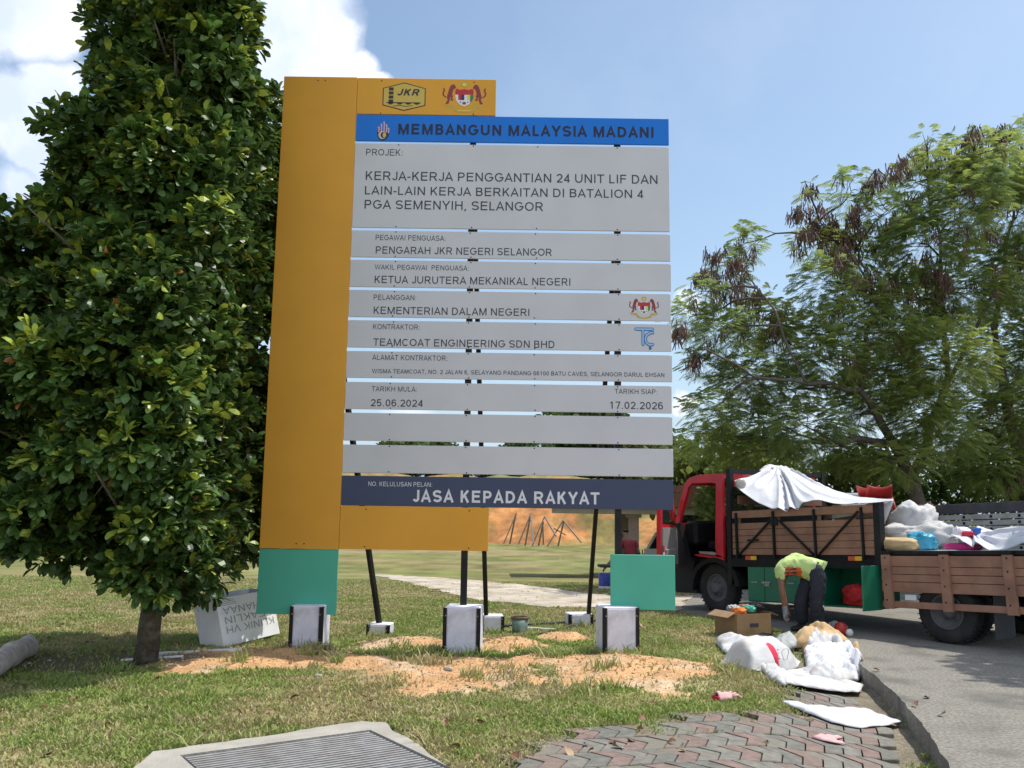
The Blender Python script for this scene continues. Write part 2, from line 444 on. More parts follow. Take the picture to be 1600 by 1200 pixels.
# ---- lawn sheet
def axis(lo, hi, step, far_lo, far_hi, k=1.16):
    a = list(np.arange(lo, hi, step)); s = step; x = a[-1]
    while x < far_hi: s *= k; x += s; a.append(x)
    s = step; x = a[0]; b = []
    while x > far_lo: s *= k; x -= s; b.append(x)
    return np.array(b[::-1] + a)
gx = axis(-8.5, 8.5, .065, -900, 900); gy = axis(4.6, 19, .065, -60, 1500, 1.035)
X, Y = np.meshgrid(gx, gy); nx, ny = len(gx), len(gy)
Xf, Yf = X.ravel(), Y.ravel()
Zf = hz(Xf, Yf)
inr = inpoly(Xf, Yf, ROAD); inpv = inpoly(Xf, Yf, PAVE); inpa = inpoly(Xf, Yf, PATH)
ing = inpoly(Xf, Yf, GOUT)
Zl = Zf - np.where(inr, .16, 0) - np.where(ing, .22, 0) - np.where(inpv, .02, 0)
so_ = soil_mask(Xf, Yf)
def lawn_tint(x, y):
    n = fbm(x * .8 + 3, y * .8, 5); n2 = fbm(x * 4, y * 4 + 8, 4)
    far = sstep(13, 24, y)[:, None]
    g = np.array([.19, .20, .072]); d = np.array([.33, .285, .155]); br = np.array([.21, .155, .09]); gf = np.array([.165, .175, .060])
    t = sstep(.38, .66, n * .55 + n2 * .45)[:, None]
    c = g * (1 - t) + d * t
    t2 = sstep(.62, .75, fbm(x * 2.3 + 40, y * 2.3, 4))[:, None] * .6
    c = c * (1 - t2) + br * t2
    tf = sstep(.35, .8, fbm(x * .30 + 9, y * .30, 5))[:, None]
    cf = gf * (1 - tf) + np.array([.205, .175, .08]) * tf
    m_ = fbm(x * 1.1 + 31, y * .8, 5)[:, None]; m2_ = sstep(.55, .72, fbm(x * .5 + 77, y * .55, 5))[:, None]
    cf = cf * (.45 + 1.1 * m_) * (1 - m2_ * .55) + np.array([.30, .245, .14]) * m2_ * .55
    return c * (1 - far) + cf * far
lc = lawn_tint(Xf, Yf)
sn = fbm(Xf * 6 + 2, Yf * 6, 4)[:, None]
sn2 = fbm(Xf * 14 + 2, Yf * 14, 3)[:, None]; gs_ = sstep(.48, .7, fbm(Xf * 2.1, Yf * 2.1 + 30, 4))[:, None]
soc = (np.array([.50, .30, .155]) * (1 - gs_) + np.array([.50, .375, .25]) * gs_) * (.55 + .5 * sn + .4 * sn2)
lc = lc * (1 - so_[:, None]) + soc * so_[:, None]
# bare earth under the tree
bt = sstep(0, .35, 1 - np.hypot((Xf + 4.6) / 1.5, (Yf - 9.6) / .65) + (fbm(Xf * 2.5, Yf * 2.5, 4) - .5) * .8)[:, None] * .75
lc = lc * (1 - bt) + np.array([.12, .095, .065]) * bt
pv_ = inpv[:, None] * 1.0
lc = lc * (1 - pv_) + np.array([.20, .175, .13]) * (.6 + .8 * sn) * pv_
ii = np.arange(nx * ny).reshape(ny, nx)
F = np.stack([ii[:-1, :-1], ii[:-1, 1:], ii[1:, 1:], ii[1:, :-1]], -1).reshape(-1, 4)
ground_mat = mat('lawn_earth', (0, 0, 0), .95, .38, 45, .5, 70, tint=True, detail=8, spec=.1)
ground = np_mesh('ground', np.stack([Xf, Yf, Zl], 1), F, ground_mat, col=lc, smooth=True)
tag(ground, 'lawn of patchy green and straw coloured grass with bare orange soil', 'ground', kind='structure')

# ---- sheets with ragged edges
def ragged(poly, step, amp, seed=0):
    out = []
    n = len(poly)
    for i in range(n):
        a = np.array(poly[i]); b = np.array(poly[(i + 1) % n]); L = np.linalg.norm(b - a); k = max(1, int(L / step))
        for j in range(k): out.append(a + (b - a) * j / k)
    out = np.array(out); d = np.roll(out, -1, 0) - np.roll(out, 1, 0); d /= np.linalg.norm(d, axis=1)[:, None] + 1e-9
    nrm = np.stack([d[:, 1], -d[:, 0]], 1)
    k = (fbm(out[:, 0] * 2.5 + seed, out[:, 1] * 2.5, 5) - .5) * 2 * amp
    return out + nrm * k[:, None]

def fill(poly, step, zf):
    """triangulated sheet inside a polygon, z from zf"""
    poly = [tuple(p) for p in poly]; P = np.array(poly)
    xs = np.arange(P[:, 0].min(), P[:, 0].max(), step); ys = np.arange(P[:, 1].min(), P[:, 1].max(), step)
    xx, yy = np.meshgrid(xs, ys); xx = xx.ravel() + rng.uniform(-.2, .2, xx.size) * step; yy = yy.ravel() + rng.uniform(-.2, .2, yy.size) * step
    ok = inpoly(xx, yy, poly) & (polydist(xx, yy, poly + [poly[0]]) > step * .45)
    pts = [Vector(p) for p in poly] + [Vector((a, b)) for a, b in zip(xx[ok], yy[ok])]
    n = len(poly)
    r = mgeo.delaunay_2d_cdt(pts, [(i, (i + 1) % n) for i in range(n)], [list(range(n))], 1, 1e-5)
    vv = np.array([(v.x, v.y) for v in r[0]]); ff = [f for f in r[2] if len(f) == 3]
    return np.column_stack([vv, zf(vv[:, 0], vv[:, 1])]), np.array(ff)

pm = mat('pale_worn_path', (.44, .38, .30), .95, .3, 2.2, .4, 30, dirt=(.22, .175, .115), dirt_amt=.9, dscale=1.6, detail=9)
V_, F_ = fill(ragged(PATH, .15, .22, 5), .5, lambda x, y: hz(x, y) + .012)
tag(np_mesh('path', V_, F_, pm, smooth=True), 'pale worn dirt and concrete path behind the signboard', 'path', kind='structure')

# ---- concrete road slab with kerb face
def road_mat():
    m = mat('old_concrete_road', (.22, .205, .175), .93, .42, 38, .6, 110, dirt=(.095, .09, .08), dirt_amt=.85, dscale=1.5, detail=10)
    return m
rm = road_mat()
rp = []
n0 = 4; nk = len(KERB)
base = ROAD
jit = []
for i, p in enumerate(base):
    q = base[(i + 1) % len(base)]; L = math.dist(p, q); k = max(1, int(L / .07)) if (n0 - 1 <= i < n0 + nk - 2) else max(1, int(L / .5))
    for j in range(k):
        t = j / k; x = p[0] + (q[0] - p[0]) * t; y = p[1] + (q[1] - p[1]) * t
        if n0 - 1 <= i < n0 + nk - 1:
            x += (fbm(x * 9, y * 9, 3) - .5) * .035
        rp.append((float(x), float(y)))
V_, F_ = fill(rp, .45, lambda x, y: .004 + (fbm(x * .9, y * .9, 3) - .5) * .006)
nb = len(rp)
top = [tuple(v) for v in V_[:nb]]
mb = MB(); mb.add(V_, F_, 0, False)
side_v = []; 
for i in range(nb):
    x, y, z = V_[i]; side_v += [(x, y, z), (x + (fbm(x * 7, y * 7, 2) - .5) * .03, y, z - .30)]
fs = [(2 * i, 2 * i + 1, (2 * i + 3) % (2 * nb), (2 * i + 2) % (2 * nb)) for i in range(nb)]
mb.add(side_v, fs, 0)
tag(mb.build('road', rm), 'old grey concrete road slab with a broken kerb edge', 'road', kind='structure')

# ---- chevron pavers
pave_m = [mat('pink_paver', (.20, .14, .12), .9, .25, 14, .4, 90, dirt=(.19, .165, .13), dirt_amt=.95, dscale=2.2), mat('grey_paver', (.18, .173, .15), .9, .25, 14, .4, 90, dirt=(.19, .165, .13), dirt_amt=.95, dscale=2.2), mat('dark_paver', (.145, .143, .125), .9, .25, 14, .4, 90, dirt=(.17, .15, .12), dirt_amt=.9, dscale=2.2)]
PW, PT, SL = .34, .155, .105       # column width, thickness, slant depth
ang = R(14)
e1 = np.array([math.cos(ang), math.sin(ang)]); e2 = np.array([-e1[1], e1[0]])
mb = MB(); g = .006
pr = np.random.default_rng(11)
for c in range(-8, 26):
    off = .5 * PT * (c % 2)
    for k in range(-20, 64):
        u, v = k * PT + off - 2.0, c * PW + 2.4
        ctr = u * e1 + v * e2
        if not inpoly(np.array([ctr[0]]), np.array([ctr[1]]), PAVE)[0]: continue
        if polydist(np.array([ctr[0]]), np.array([ctr[1]]), PAVE[len(KERB):])[0] < .10 + .16 * pr.random(): continue
        if ctr[1] > 8.9: continue
        cn_ = np.array([ctr + p * e1 + q * e2 for p in (-.14, .14) for q in (-PW / 2, PW / 2)])
        if not inpoly(cn_[:, 0], cn_[:, 1], PAVE).all() or polydist(cn_[:, 0], cn_[:, 1], KERB).min() < .04: continue
        a, b = PW / 2 - g, PT / 2 - g
        loc = [(-SL / 2 - b, -a), (-SL / 2 + b, -a), (SL / 2 + b, 0), (-SL / 2 + b, a), (-SL / 2 - b, a), (SL / 2 - b, 0)]
        tz = pr.uniform(0, .006); tl = pr.normal(0, .01, 2)
        T = []; B = []
        for (p, q) in loc:
            w = ctr + p * e1 + q * e2; z = float(hz(w[0], w[1])) + .012 + tz + p * tl[0] + q * tl[1]
            s = .965
            wt = ctr + p * s * e1 + q * s * e2
            T.append((wt[0], wt[1], z)); B.append((w[0], w[1], z - .007))
        n = 6
        D = [(x, y, z - .06) for x, y, z in B]
        mi = 0 if (k % 3) == (c % 2) else (1 if pr.random() < .6 else 2)
        mb.add(T + B + D, [(0, 1, 2, 5), (5, 2, 3, 4)] + [(i, n + i, n + (i + 1) % n, (i + 1) % n) for i in range(n)] + [(n + i, 2 * n + i, 2 * n + (i + 1) % n, n + (i + 1) % n) for i in range(n)], mi)
tag(mb.build('pavement', pave_m), 'pavement of interlocking pink and grey chevron pavers', 'pavement', kind='structure')

# ---- orange cut hill beyond the field
hx = np.arange(-60, 60, .8); hy = np.concatenate([np.arange(54, 66, .4), np.arange(66, 120, 3)])
HX, HY = np.meshgrid(hx, hy); hxf, hyf = HX.ravel(), HY.ravel()
n = fbm(hxf * .18, hyf * .18, 4); n2 = fbm(hxf * .9, hyf * .9, 4)
toe = 56.0 + (n - .5) * 5
hh = 4.6 * sstep(0, 7.5, hyf - toe) * (.75 + .5 * n) + .7 * (n2 - .5) * sstep(0, 3, hyf - toe)
hh = hh * (1 - .75 * sstep(2, 24, hxf)) - .6
green_t = np.maximum(sstep(5.0, 8.5, hyf - toe + (n2 - .5) * 3), sstep(.50, .62, fbm(hxf * .45 + 9, hyf * .7, 4)) * .75)
green_t = np.maximum(green_t, sstep(7, 16, hxf + (n2 - .5) * 8))[:, None]
hc = np.array([.46, .205, .068]) * (.15 + 1.6 * n2)[:, None] * (1 - green_t) + np.array([.15, .16, .05]) * green_t
ii = np.arange(len(hxf)).reshape(len(hy), len(hx))
F = np.stack([ii[:-1, :-1], ii[:-1, 1:], ii[1:, 1:], ii[1:, :-1]], -1).reshape(-1, 4)
hill = np_mesh('hill', np.stack([hxf, hyf, hh], 1), F, mat('cut_slope', (0, 0, 0), .95, .3, 2, 1.0, 3, tint=True, detail=9), col=hc, smooth=True)
tag(hill, 'orange cut earth slope beyond the field', 'hill', kind='structure')

# ---- grass blades
def grass(n, ymax):
    # denser close to the camera
    y = 4.9 + (ymax - 4.9) * rng.random(n) ** 1.25; hw = y * .62 + 2.0
    x = rng.uniform(-1, 1, n) * hw
    k = ~(inpoly(x, y, ROAD) | inpoly(x, y, GOUT) | (polydist(x, y, GOUT + [GOUT[0]]) < .03))
    pa = inpoly(x, y, PATH); pv = inpoly(x, y, PAVE)
    pvd = polydist(x, y, PAVE[len(KERB):])
    s = soil_mask(x, y)
    clump = fbm(x * 2.2 + 50, y * 2.2, 4)
    keep = k & (rng.random(n) > s * .985) & (~pa | (rng.random(n) < .012)) & (~pv | (pvd < .14 * rng.random(n) * 2) | ((fbm(x * 2.6, y * 2.6 + 70, 3) > .64) & (rng.random(n) < .6)))
    bare = sstep(0, .35, 1 - np.hypot((x + 4.6) / 1.5, (y - 9.6) / .65))
    keep &= rng.random(n) > bare * .8
    keep &= rng.random(n) < (.35 + 1.3 * sstep(.3, .6, clump))
    return x[keep], y[keep], clump[keep], (pa | pv)[keep]
x, y, cl, sparse = grass(680000, 22.0)
# longer tufts: around the footings and here and there in the lawn
tc_ = [(*G(px, py)[:2], s_) for px, py, s_ in ((455, 1020, .20), (500, 1022, .16), (695, 1024, .20), (720, 1030, .22), (745, 1026, .16), (945, 1026, .22), (985, 1032, .25), (1005, 1026, .2), (625, 1018, .2), (590, 998, .18), (775, 992, .16), (908, 981, .2), (828, 1022, .25), (1020, 1010, .2))] + [(rng.uniform(-4.5, 2.5), rng.uniform(6.2, 10.5), rng.uniform(.1, .3)) for _ in range(46)]
xx_ = np.concatenate([rng.normal(a_, s_ * .5, 70) for a_, b_, s_ in tc_]); yy_ = np.concatenate([rng.normal(b_, s_ * .4, 70) for a_, b_, s_ in tc_])
ok_ = ~(inpoly(xx_, yy_, GOUT) | inpoly(xx_, yy_, PAVE) | inpoly(xx_, yy_, ROAD)); xx_, yy_ = xx_[ok_], yy_[ok_]; nt_ = len(xx_)
x = np.concatenate([x, xx_]); y = np.concatenate([y, yy_]); cl = np.concatenate([cl, np.full(nt_, 1.0)])
n = len(x); z = hz(x, y); tall = np.concatenate([np.ones(n - nt_), rng.uniform(1.0, 2.6, nt_)])
a = rng.uniform(0, 2 * np.pi, n); ln = rng.uniform(.014, .040, n) * (.55 + .9 * cl) * (1 + .25 * rng.random(n)) * tall; wd = rng.uniform(.0035, .007, n) * (1 + .05 * y)
lean = rng.uniform(.3, 1.3, n); la = rng.uniform(0, 2 * np.pi, n)
dx, dy = np.cos(a) * wd, np.sin(a) * wd; lx, ly = np.cos(la) * lean * ln, np.sin(la) * lean * ln
v0 = np.stack([x - dx, y - dy, z - .004], 1); v1 = np.stack([x + dx, y + dy, z - .004], 1)
v2 = np.stack([x + dx * .8 + lx * .4, y + dy * .8 + ly * .4, z + ln * .6], 1); v3 = np.stack([x - dx * .8 + lx * .4, y - dy * .8 + ly * .4, z + ln * .6], 1)
v4 = np.stack([x + lx, y + ly, z + ln * .95], 1); v5 = v4 + 1e-4
V = np.stack([v0, v1, v2, v3, v4, v5], 1).reshape(-1, 3)
b = np.arange(n)[:, None] * 6
F = np.concatenate([b + np.array([0, 1, 2, 3]), b + np.array([3, 2, 4, 5])], 0)
xt_ = None
dry = sstep(.36, .64, fbm(x * .8 + 3, y * .8, 5) * .55 + fbm(x * 4, y * 4 + 8, 4) * .45 + rng.normal(0, .09, n))
gr = np.array([.215, .31, .078]) * rng.uniform(.65, 1.35, n)[:, None] + np.array([.07, .04, .01]) * rng.random(n)[:, None]
st = np.array([.48, .41, .22]) * rng.uniform(.6, 1.2, n)[:, None]
c = gr * (1 - dry[:, None]) + st * dry[:, None]
gmat = mat('grass_blade', (0, 0, 0), .65, .1, 5, tint=True, trans=.3, spec=.25)
go = np_mesh('grass', V, F, gmat, col=np.repeat(c, 6, 0))
tag(go, 'short patchy green and dry grass over the lawn', 'grass', kind='stuff')

# ---- clods and crumbs of spilled soil, longer tufts around the footings
n = 16000; cx_, cy_ = rng.uniform(-5.2, 2.9, n), rng.uniform(7.6, 13.2, n); sm_ = soil_mask(cx_, cy_)
k = rng.random(n) < sm_ * .62 + .008; cx_, cy_ = cx_[k], cy_[k]; n = len(cx_)
r_c = .005 + .014 * rng.random(n) ** 3; zc_ = hz(cx_, cy_) + r_c * .3
u8 = np.array([(1, 0, 0), (0, 1, 0), (-1, 0, 0), (0, -1, 0), (0, 0, 1), (0, 0, -1)], float)
V = np.stack([cx_, cy_, zc_], 1)[:, None, :] + u8[None] * r_c[:, None, None] * rng.uniform(.6, 1.35, (n, 6, 1)) + rng.normal(0, .1, (n, 6, 3)) * r_c[:, None, None]
b = np.arange(n)[:, None] * 6
F = np.concatenate([b + np.array(t) for t in ((0, 1, 4), (1, 2, 4), (2, 3, 4), (3, 0, 4), (1, 0, 5), (2, 1, 5), (3, 2, 5), (0, 3, 5))], 0)
c = np.array([.50, .30, .15]) * rng.uniform(.55, 1.25, n)[:, None] + np.array([.02, .05, .06]) * rng.random((n, 1))
tag(np_mesh('soil_crumbs', V.reshape(-1, 3), F, mat('soil_crumb', (0, 0, 0), .95, .2, 30, tint=True, spec=.1), col=np.repeat(c, 6, 0)), 'crumbs and clods of spilled orange soil', 'soil', kind='stuff')
# ------------------------------------------------------------------ signboard
SY = 10.55
def sp(px, py, y=SY): return at(px, py, y)
sign = empty('project_signboard', (-.5, SY, 0), 0, 'tall project signboard of stacked white, blue and ochre panels on black steel posts', 'signboard')
SL0 = Vector((-.5, SY, 0))
def sl(p): return Vector(p) - SL0

def rect(name, x0, x1, z0, z1, m, t=.03, y=SY, parent=sign, rivets=(), label=None, base=SL0):
    mb = MB(); mb.box(((x0 + x1) / 2 - base.x, y + t / 2 - base.y, (z0 + z1) / 2 - base.z), (x1 - x0, t, z1 - z0), 0, None, .004)
    for (rx, rz) in rivets:
        mb.lathe([(0.0001, -.0035), (.008, -.003), (.008, .0)], (rx - base.x, y - base.y, rz - base.z), 8, 1, 1)
    o = mb.build(name, [m, MT['steel']], parent)
    if label: o['label'] = label
    return o

XL, XM, XR = sp(0, 0)[0], 0, 0
cx0 = np.mean([sp(443, 122)[0], sp(406, 857)[0], sp(401, 958)[0]])
cx1 = np.mean([sp(556, 181)[0], sp(530, 858)[0]])
bx1 = np.mean([sp(1045, 184)[0], sp(1051, 797)[0], sp(1047, 358)[0]])
tx1 = np.mean([sp(775, 122)[0], sp(763, 861)[0]])
zT = np.mean([sp(443, 122)[2], sp(775, 122)[2]])
zG = np.mean([sp(406, 857)[2], sp(530, 858)[2]])
zGb = np.mean([sp(401, 958)[2], sp(524, 962)[2]])
zy0 = np.mean([sp(540, 858)[2], sp(763, 861)[2]])
PX = [sp(485, 500)[0], sp(733, 500)[0], sp(966, 500)[0]]     # post positions
def zz(a, b): return (sp(555, a)[2] + sp(1046, b)[2]) / 2
gp = .003
rect('ochre_column', cx0, cx1 - gp, zG, zT, MT['ochre'], .05, SY - .012, rivets=[(PX[0] + d, z) for z in (zG + .06, zT - .05) for d in (-.04, .05)])
top_panel = rect('ochre_panel', cx1, tx1, zz(181, 182) + gp, zT, MT['ochre'], .03, rivets=[(x, z) for x in (cx1 + .3, PX[1]) for z in (zT - .04, zz(178, 181))])
zdb = zz(790, 797)
rect('ochre_panel', cx1, tx1, zy0, zdb - gp, MT['ochre'], .03, rivets=[(x, z) for x in (cx1 + .3, PX[1] + .05) for z in (zy0 + .03, zdb - .04)])
rect('green_panel', cx0, cx1 - gp, zGb, zG - gp, MT['green'], .03)
rect('green_panel', *[np.mean([sp(954, 866)[0], sp(954, 952)[0]]), np.mean([sp(1055, 868)[0], sp(1055, 954)[0]]), np.mean([sp(954, 952)[2], sp(1055, 954)[2]]), np.mean([sp(954, 866)[2], sp(1055, 868)[2]])], MT['green'], .03)

# ---- block capitals drawn as strokes (cap height 1)
ADV = dict(A=.93, B=.93, C=1.008, D=1.008, E=.93, F=.853, G=1.086, H=1.008, I=.388, J=.70, K=.93, L=.776, M=1.163, N=1.008, O=1.086, P=.93, R=1.0, S=.93, T=.853, U=1.008, V=.93, W=1.318, Y=.93, Z=.853)
for _k in '0124567': ADV[_k] = .776
ADV.update({'.': .388, ',': .388, ':': .388, '-': .465, ' ': .388})
def glyph(c, h):
    a = ADV[c]; b = .11 if c in 'BDEFHKLMNPRU' else (.05 if c in 'AVWYTZ' else .075)
    L, R_, T, B = b + h, a - b - h, 1 - h, h; m = (L + R_) / 2; rx, ry = (R_ - L) / 2, (T - B) / 2
    def arc(cx, cy, x, y, a0, a1, n=12): return [(cx + x * math.cos(R(a0 + (a1 - a0) * i / n)), cy + y * math.sin(R(a0 + (a1 - a0) * i / n))) for i in range(n + 1)]
    def bowl(y0, y1, xr): r = (y1 - y0) / 2; return [(L, y1)] + arc(xr - r, (y0 + y1) / 2, r, r, 90, -90) + [(L, y0)]
    md = .53
    if c == 'A': return [[(L - .03, 0), (m, 1 - h * .6), (R_ + .03, 0)], [(L + .13, .31), (R_ - .13, .31)]]
    if c == 'B': return [[(L, 0), (L, 1)], bowl(md, T, R_ - .04), bowl(B, md, R_)]
    if c == 'C': return [arc(m, .5, rx, ry, 42, 318, 22)]
    if c == 'D': return [[(L, 0), (L, 1)], [(L, T)] + arc(R_ - .36, .5, .36, ry, 90, -90, 14) + [(L, B)]]
    if c in 'EF': return [[(L, 0), (L, 1)], [(L, T), (R_ + h, T)], [(L, .53), (R_ + h * .3, .53)]] + ([[(L, B), (R_ + h, B)]] if c == 'E' else [])
    if c == 'G': return [arc(m, .5, rx, ry, 40, 345, 22) + [(R_, .49)], [(m + .04, .48), (R_ + h, .48)]]
    if c == 'H': return [[(L, 0), (L, 1)], [(R_, 0), (R_, 1)], [(L, .53), (R_, .53)]]
    if c == 'I': return [[(a / 2, 0), (a / 2, 1)]]
    if c == 'J': return [[(R_, 1)] + arc(m, B + rx, rx, rx, 0, -170, 12)]
    if c == 'K': return [[(L, 0), (L, 1)], [(R_ + .01, 1), (L, .34)], [(L + .24, .58), (R_ + .03, 0)]]
    if c == 'L': return [[(L, 1), (L, B), (R_ + h, B)]]
    if c == 'M': return [[(L, 0), (L, 1)], [(R_, 0), (R_, 1)], [(L + h * .3, 1 - h * .4), (m, h * .8), (R_ - h * .3, 1 - h * .4)]]
    if c == 'N': return [[(L, 0), (L, 1)], [(R_, 0), (R_, 1)], [(L + h * .2, 1 - h * .6), (R_ - h * .2, h * .6)]]
    if c in 'O0': return [arc(m, .5, rx, ry, 90, 450, 28)]
    if c == 'P': return [[(L, 0), (L, 1)], bowl(.46, T, R_)]
    if c == 'R': return [[(L, 0), (L, 1)], bowl(.47, T, R_ - .02), [(m + .04, .47), (R_ + .03, 0)]]
    if c == 'S':
        q = (T - B) / 4; return [arc(m, T - q, rx, q, 22, 262, 12) + arc(m, B + q, rx, q, 82, -158, 12)]
    if c == 'T': return [[(m, 0), (m, 1)], [(L - h, T), (R_ + h, T)]]
    if c == 'U': return [[(L, 1)] + arc(m, B + rx, rx, rx, 180, 360, 14) + [(R_, 1)]]
    if c == 'V': return [[(L - .03, 1), (m, h * .6), (R_ + .03, 1)]]
    if c == 'W': return [[(L - .03, 1), (L + rx * .48, h * .6), (m, 1 - h * .6), (R_ - rx * .48, h * .6), (R_ + .03, 1)]]
    if c == 'Y': return [[(L - .02, 1), (m, .44), (R_ + .02, 1)], [(m, .48), (m, 0)]]
    if c == 'Z': return [[(L, T), (R_, T), (L, B), (R_ + h, B)]]
    if c == '1': return [[(m + .06, 0), (m + .06, 1)], [(m + .06, .98 - h), (m - .17, .76)]]
    if c == '2': return [arc(m, T - .255, rx, .255, 165, -38, 14) + [(L, B)], [(L - h * .6, B), (R_ + h, B)]]
    if c == '4': return [[(R_ - .10, 0), (R_ - .10, 1)], [(R_ - .10, .97 - h), (L, .27)], [(L - h, .26), (R_ + h, .26)]]
    if c == '5': return [[(R_, T), (L + .06, T), (L, .47)] + arc(m, B + .27, rx, .27, 140, -150, 16)]
    if c == '6': return [arc(m, B + .27, rx, .27, 90, 450, 20), [(L, .34), (L + .01, .52)] + arc(m, T - .25, rx, .25, 168, 30, 10)]
    if c == '7': return [[(L - h * .5, T), (R_, T), (m - .06, 0)]]
    if c == '.': return [[(a / 2, 0), (a / 2, 2 * h)]]
    if c == ',': return [[(a / 2, 2 * h), (a / 2 - .01, 0), (a / 2 - .05, -.14)]]
    if c == ':': return [[(a / 2, 0), (a / 2, 2 * h)], [(a / 2, .52), (a / 2, .52 + 2 * h)]]
    if c == '-': return [[(.06, .37), (a - .06, .37)]]
    return []
def ribbon(pts, w):
    P = [Vector(p) for p in pts]; n = len(P); closed = (P[0] - P[-1]).length < 1e-4; Ls = []; Rs = []
    for i, p in enumerate(P):
        t0 = (p - P[i - 1]).normalized() if i else ((P[0] - P[-2]).normalized() if closed else (P[1] - p).normalized())
        t1 = (P[i + 1] - p).normalized() if i < n - 1 else ((P[1] - P[0]).normalized() if closed else t0)
        t = (t0 + t1); t = t.normalized() if t.length > 1e-4 else t0; nn = Vector((-t.y, t.x)); k = min(2.2, 1 / max(.3, nn.dot(Vector((-t0.y, t0.x)))))
        Ls.append(p + nn * w * k); Rs.append(p - nn * w * k)
    V = Ls + Rs; return V, [(i, i + 1, n + i + 1, n + i) for i in range(n - 1)]
def word(body, h=.064, shear=0.0):
    """vertices (x, y, layer) and faces of a line of capitals, and its ink extent"""
    x = 0; VV = []; FF = []
    for c in body:
        for j, pl in enumerate(glyph(c, h)):
            v, f = ribbon(pl, h); b = len(VV)
            VV += [(x + p.x + shear * p.y, p.y, j) for p in v]; FF += [tuple(b + i for i in q) for q in f]
        x += ADV[c] + (.03 if h > .08 else 0)
    return np.array(VV), FF
def text(body, l, r, top, bot, rdrop, m, parent, bold=0.0, y=SY, name='lettering', shear=0.0):
    """flat lettering: left/right px, cap top/baseline px at the left end, drop of the right end in px"""
    V, F = word(body, .098 if bold > .015 else (.066 if bold > 0 else .060), shear)
    p0 = sp(l, bot, y); p1 = sp(r, bot + rdrop, y); pt = sp(l, top, y); zb = (p0[2] + p1[2]) / 2; h = pt[2] - p0[2]; x0, x1 = V[:, 0].min(), V[:, 0].max()
    vs = [(p0[0] + (a - x0) / (x1 - x0) * (p1[0] - p0[0]) - SL0.x, y - .0022 - .0003 * k - SL0.y, zb + b * h - SL0.z) for a, b, k in V]
    mb = MB(); mb.add(vs, F, 0); return mb.build(name, m, parent, fix=False)

def riv(z0, z1, xs=None):
    xs = xs or [cx1 + .54, PX[1], cx1 + 2.25, PX[2]]
    return [(x + rng.uniform(-.01, .01), z) for x in xs for z in (z0 + .016, z1 - .016)]
hb = rect('blue_title_board', cx1 + gp, bx1, zz(222, 224.5), zz(181, 184), MT['blue'], .03, SY - .004)
text('MEMBANGUN MALAYSIA MADANI', 622, 1021, 195, 211.5, 2, MT['ink_navy'], hb, .022, SY - .004)
boards = [(225, 229, 357, 360, 'white information board naming the project works'), (361.5, 364.5, 403.5, 406, 'white information board naming the supervising officer'), (408, 410.2, 449.6, 453, 'white information board naming the deputy officer'),
          (454.6, 457.8, 496.5, 500.3, 'white information board with a crest naming the client'), (502, 505, 544, 548, 'white information board with a blue logo naming the contractor'), (550, 553.5, 591, 596, 'white information board with the contractor address'),
          (598.6, 601.4, 640, 645, 'white information board with the two dates'), (646.5, 650, 689, 694.5, None), (695.5, 700.6, 739.4, 744.6, None)]
BO = []
for i, (a, b, c, d, lb) in enumerate(boards):
    z1, z0 = zz(a, b), zz(c, d)
    x0 = cx1 + gp + (0.0, -.02, -.03, -.03, -.035, -.035, -.03, -.03, -.03)[i] * 0
    BO.append(rect('info_board', x0, bx1 + (.004 * (i % 3)), z0, z1, MT['white_panel'], .028, SY, rivets=riv(z0, z1), label=lb))
K = MT['ink']
text('PROJEK:', 572, 629, 233, 243, 0, K, BO[0])
text('KERJA-KERJA PENGGANTIAN 24 UNIT LIF DAN', 571.3, 1027.3, 269, 282.6, 3.4, K, BO[0], .006)
text('LAIN-LAIN KERJA BERKAITAN DI BATALION 4', 570, 1005, 292.2, 305.3, 3, K, BO[0], .006)
text('PGA SEMENYIH, SELANGOR', 569.5, 848.4, 313, 326.7, 2.4, K, BO[0], .006)
text('PEGAWAI PENGUASA:', 587, 696, 367.2, 375.3, .9, K, BO[1])
text('PENGARAH JKR NEGERI SELANGOR', 587, 862, 385.8, 397, 2, K, BO[1], .004)
text('WAKIL PEGAWAI  PENGUASA:', 585.3, 732.5, 413.8, 421.4, 1, K, BO[2])
text('KETUA JURUTERA MEKANIKAL NEGERI', 585.3, 891, 431.8, 443.3, 2, K, BO[2], .004)
text('PELANGGAN:', 583.7, 650, 460.5, 468.5, .5, K, BO[3])
text('KEMENTERIAN DALAM NEGERI', 583.7, 827, 479.6, 491, 2.2, K, BO[3], .004)
text('KONTRAKTOR:', 583, 655.7, 506.6, 514.5, .4, K, BO[4])
text('TEAMCOAT ENGINEERING SDN BHD', 583, 866.3, 530, 541.3, 1.4, K, BO[4], .004)
text('ALAMAT KONTRAKTOR:', 581.6, 699, 554.6, 562.6, .8, K, BO[5])
text('WISMA TEAMCOAT, NO. 2 JALAN 6, SELAYANG PANDANG 66100 BATU CAVES, SELANGOR DARUL EHSAN', 581, 1038, 577.3, 583.8, 4.6, K, BO[5], .006)
text('TARIKH MULA:', 580.7, 651.5, 603.7, 611.5, .5, K, BO[6])
text('25.06.2024', 579.5, 660.5, 623.7, 634.7, 1, K, BO[6], .004)
text('TARIKH SIAP:', 960.4, 1027, 607.8, 615.4, .4, K, BO[6])
text('17.02.2026', 953.2, 1036, 627.6, 639, .5, K, BO[6], .004)
fb = rect('navy_slogan_board', cx1 + gp, bx1 + .005, zdb, zz(743, 750), MT['navy'], .03, SY - .004)
text('NO. KELULUSAN PELAN:', 575.5, 675, 752.7, 759.7, .6, MT['ink_white'], fb, 0, SY - .004)
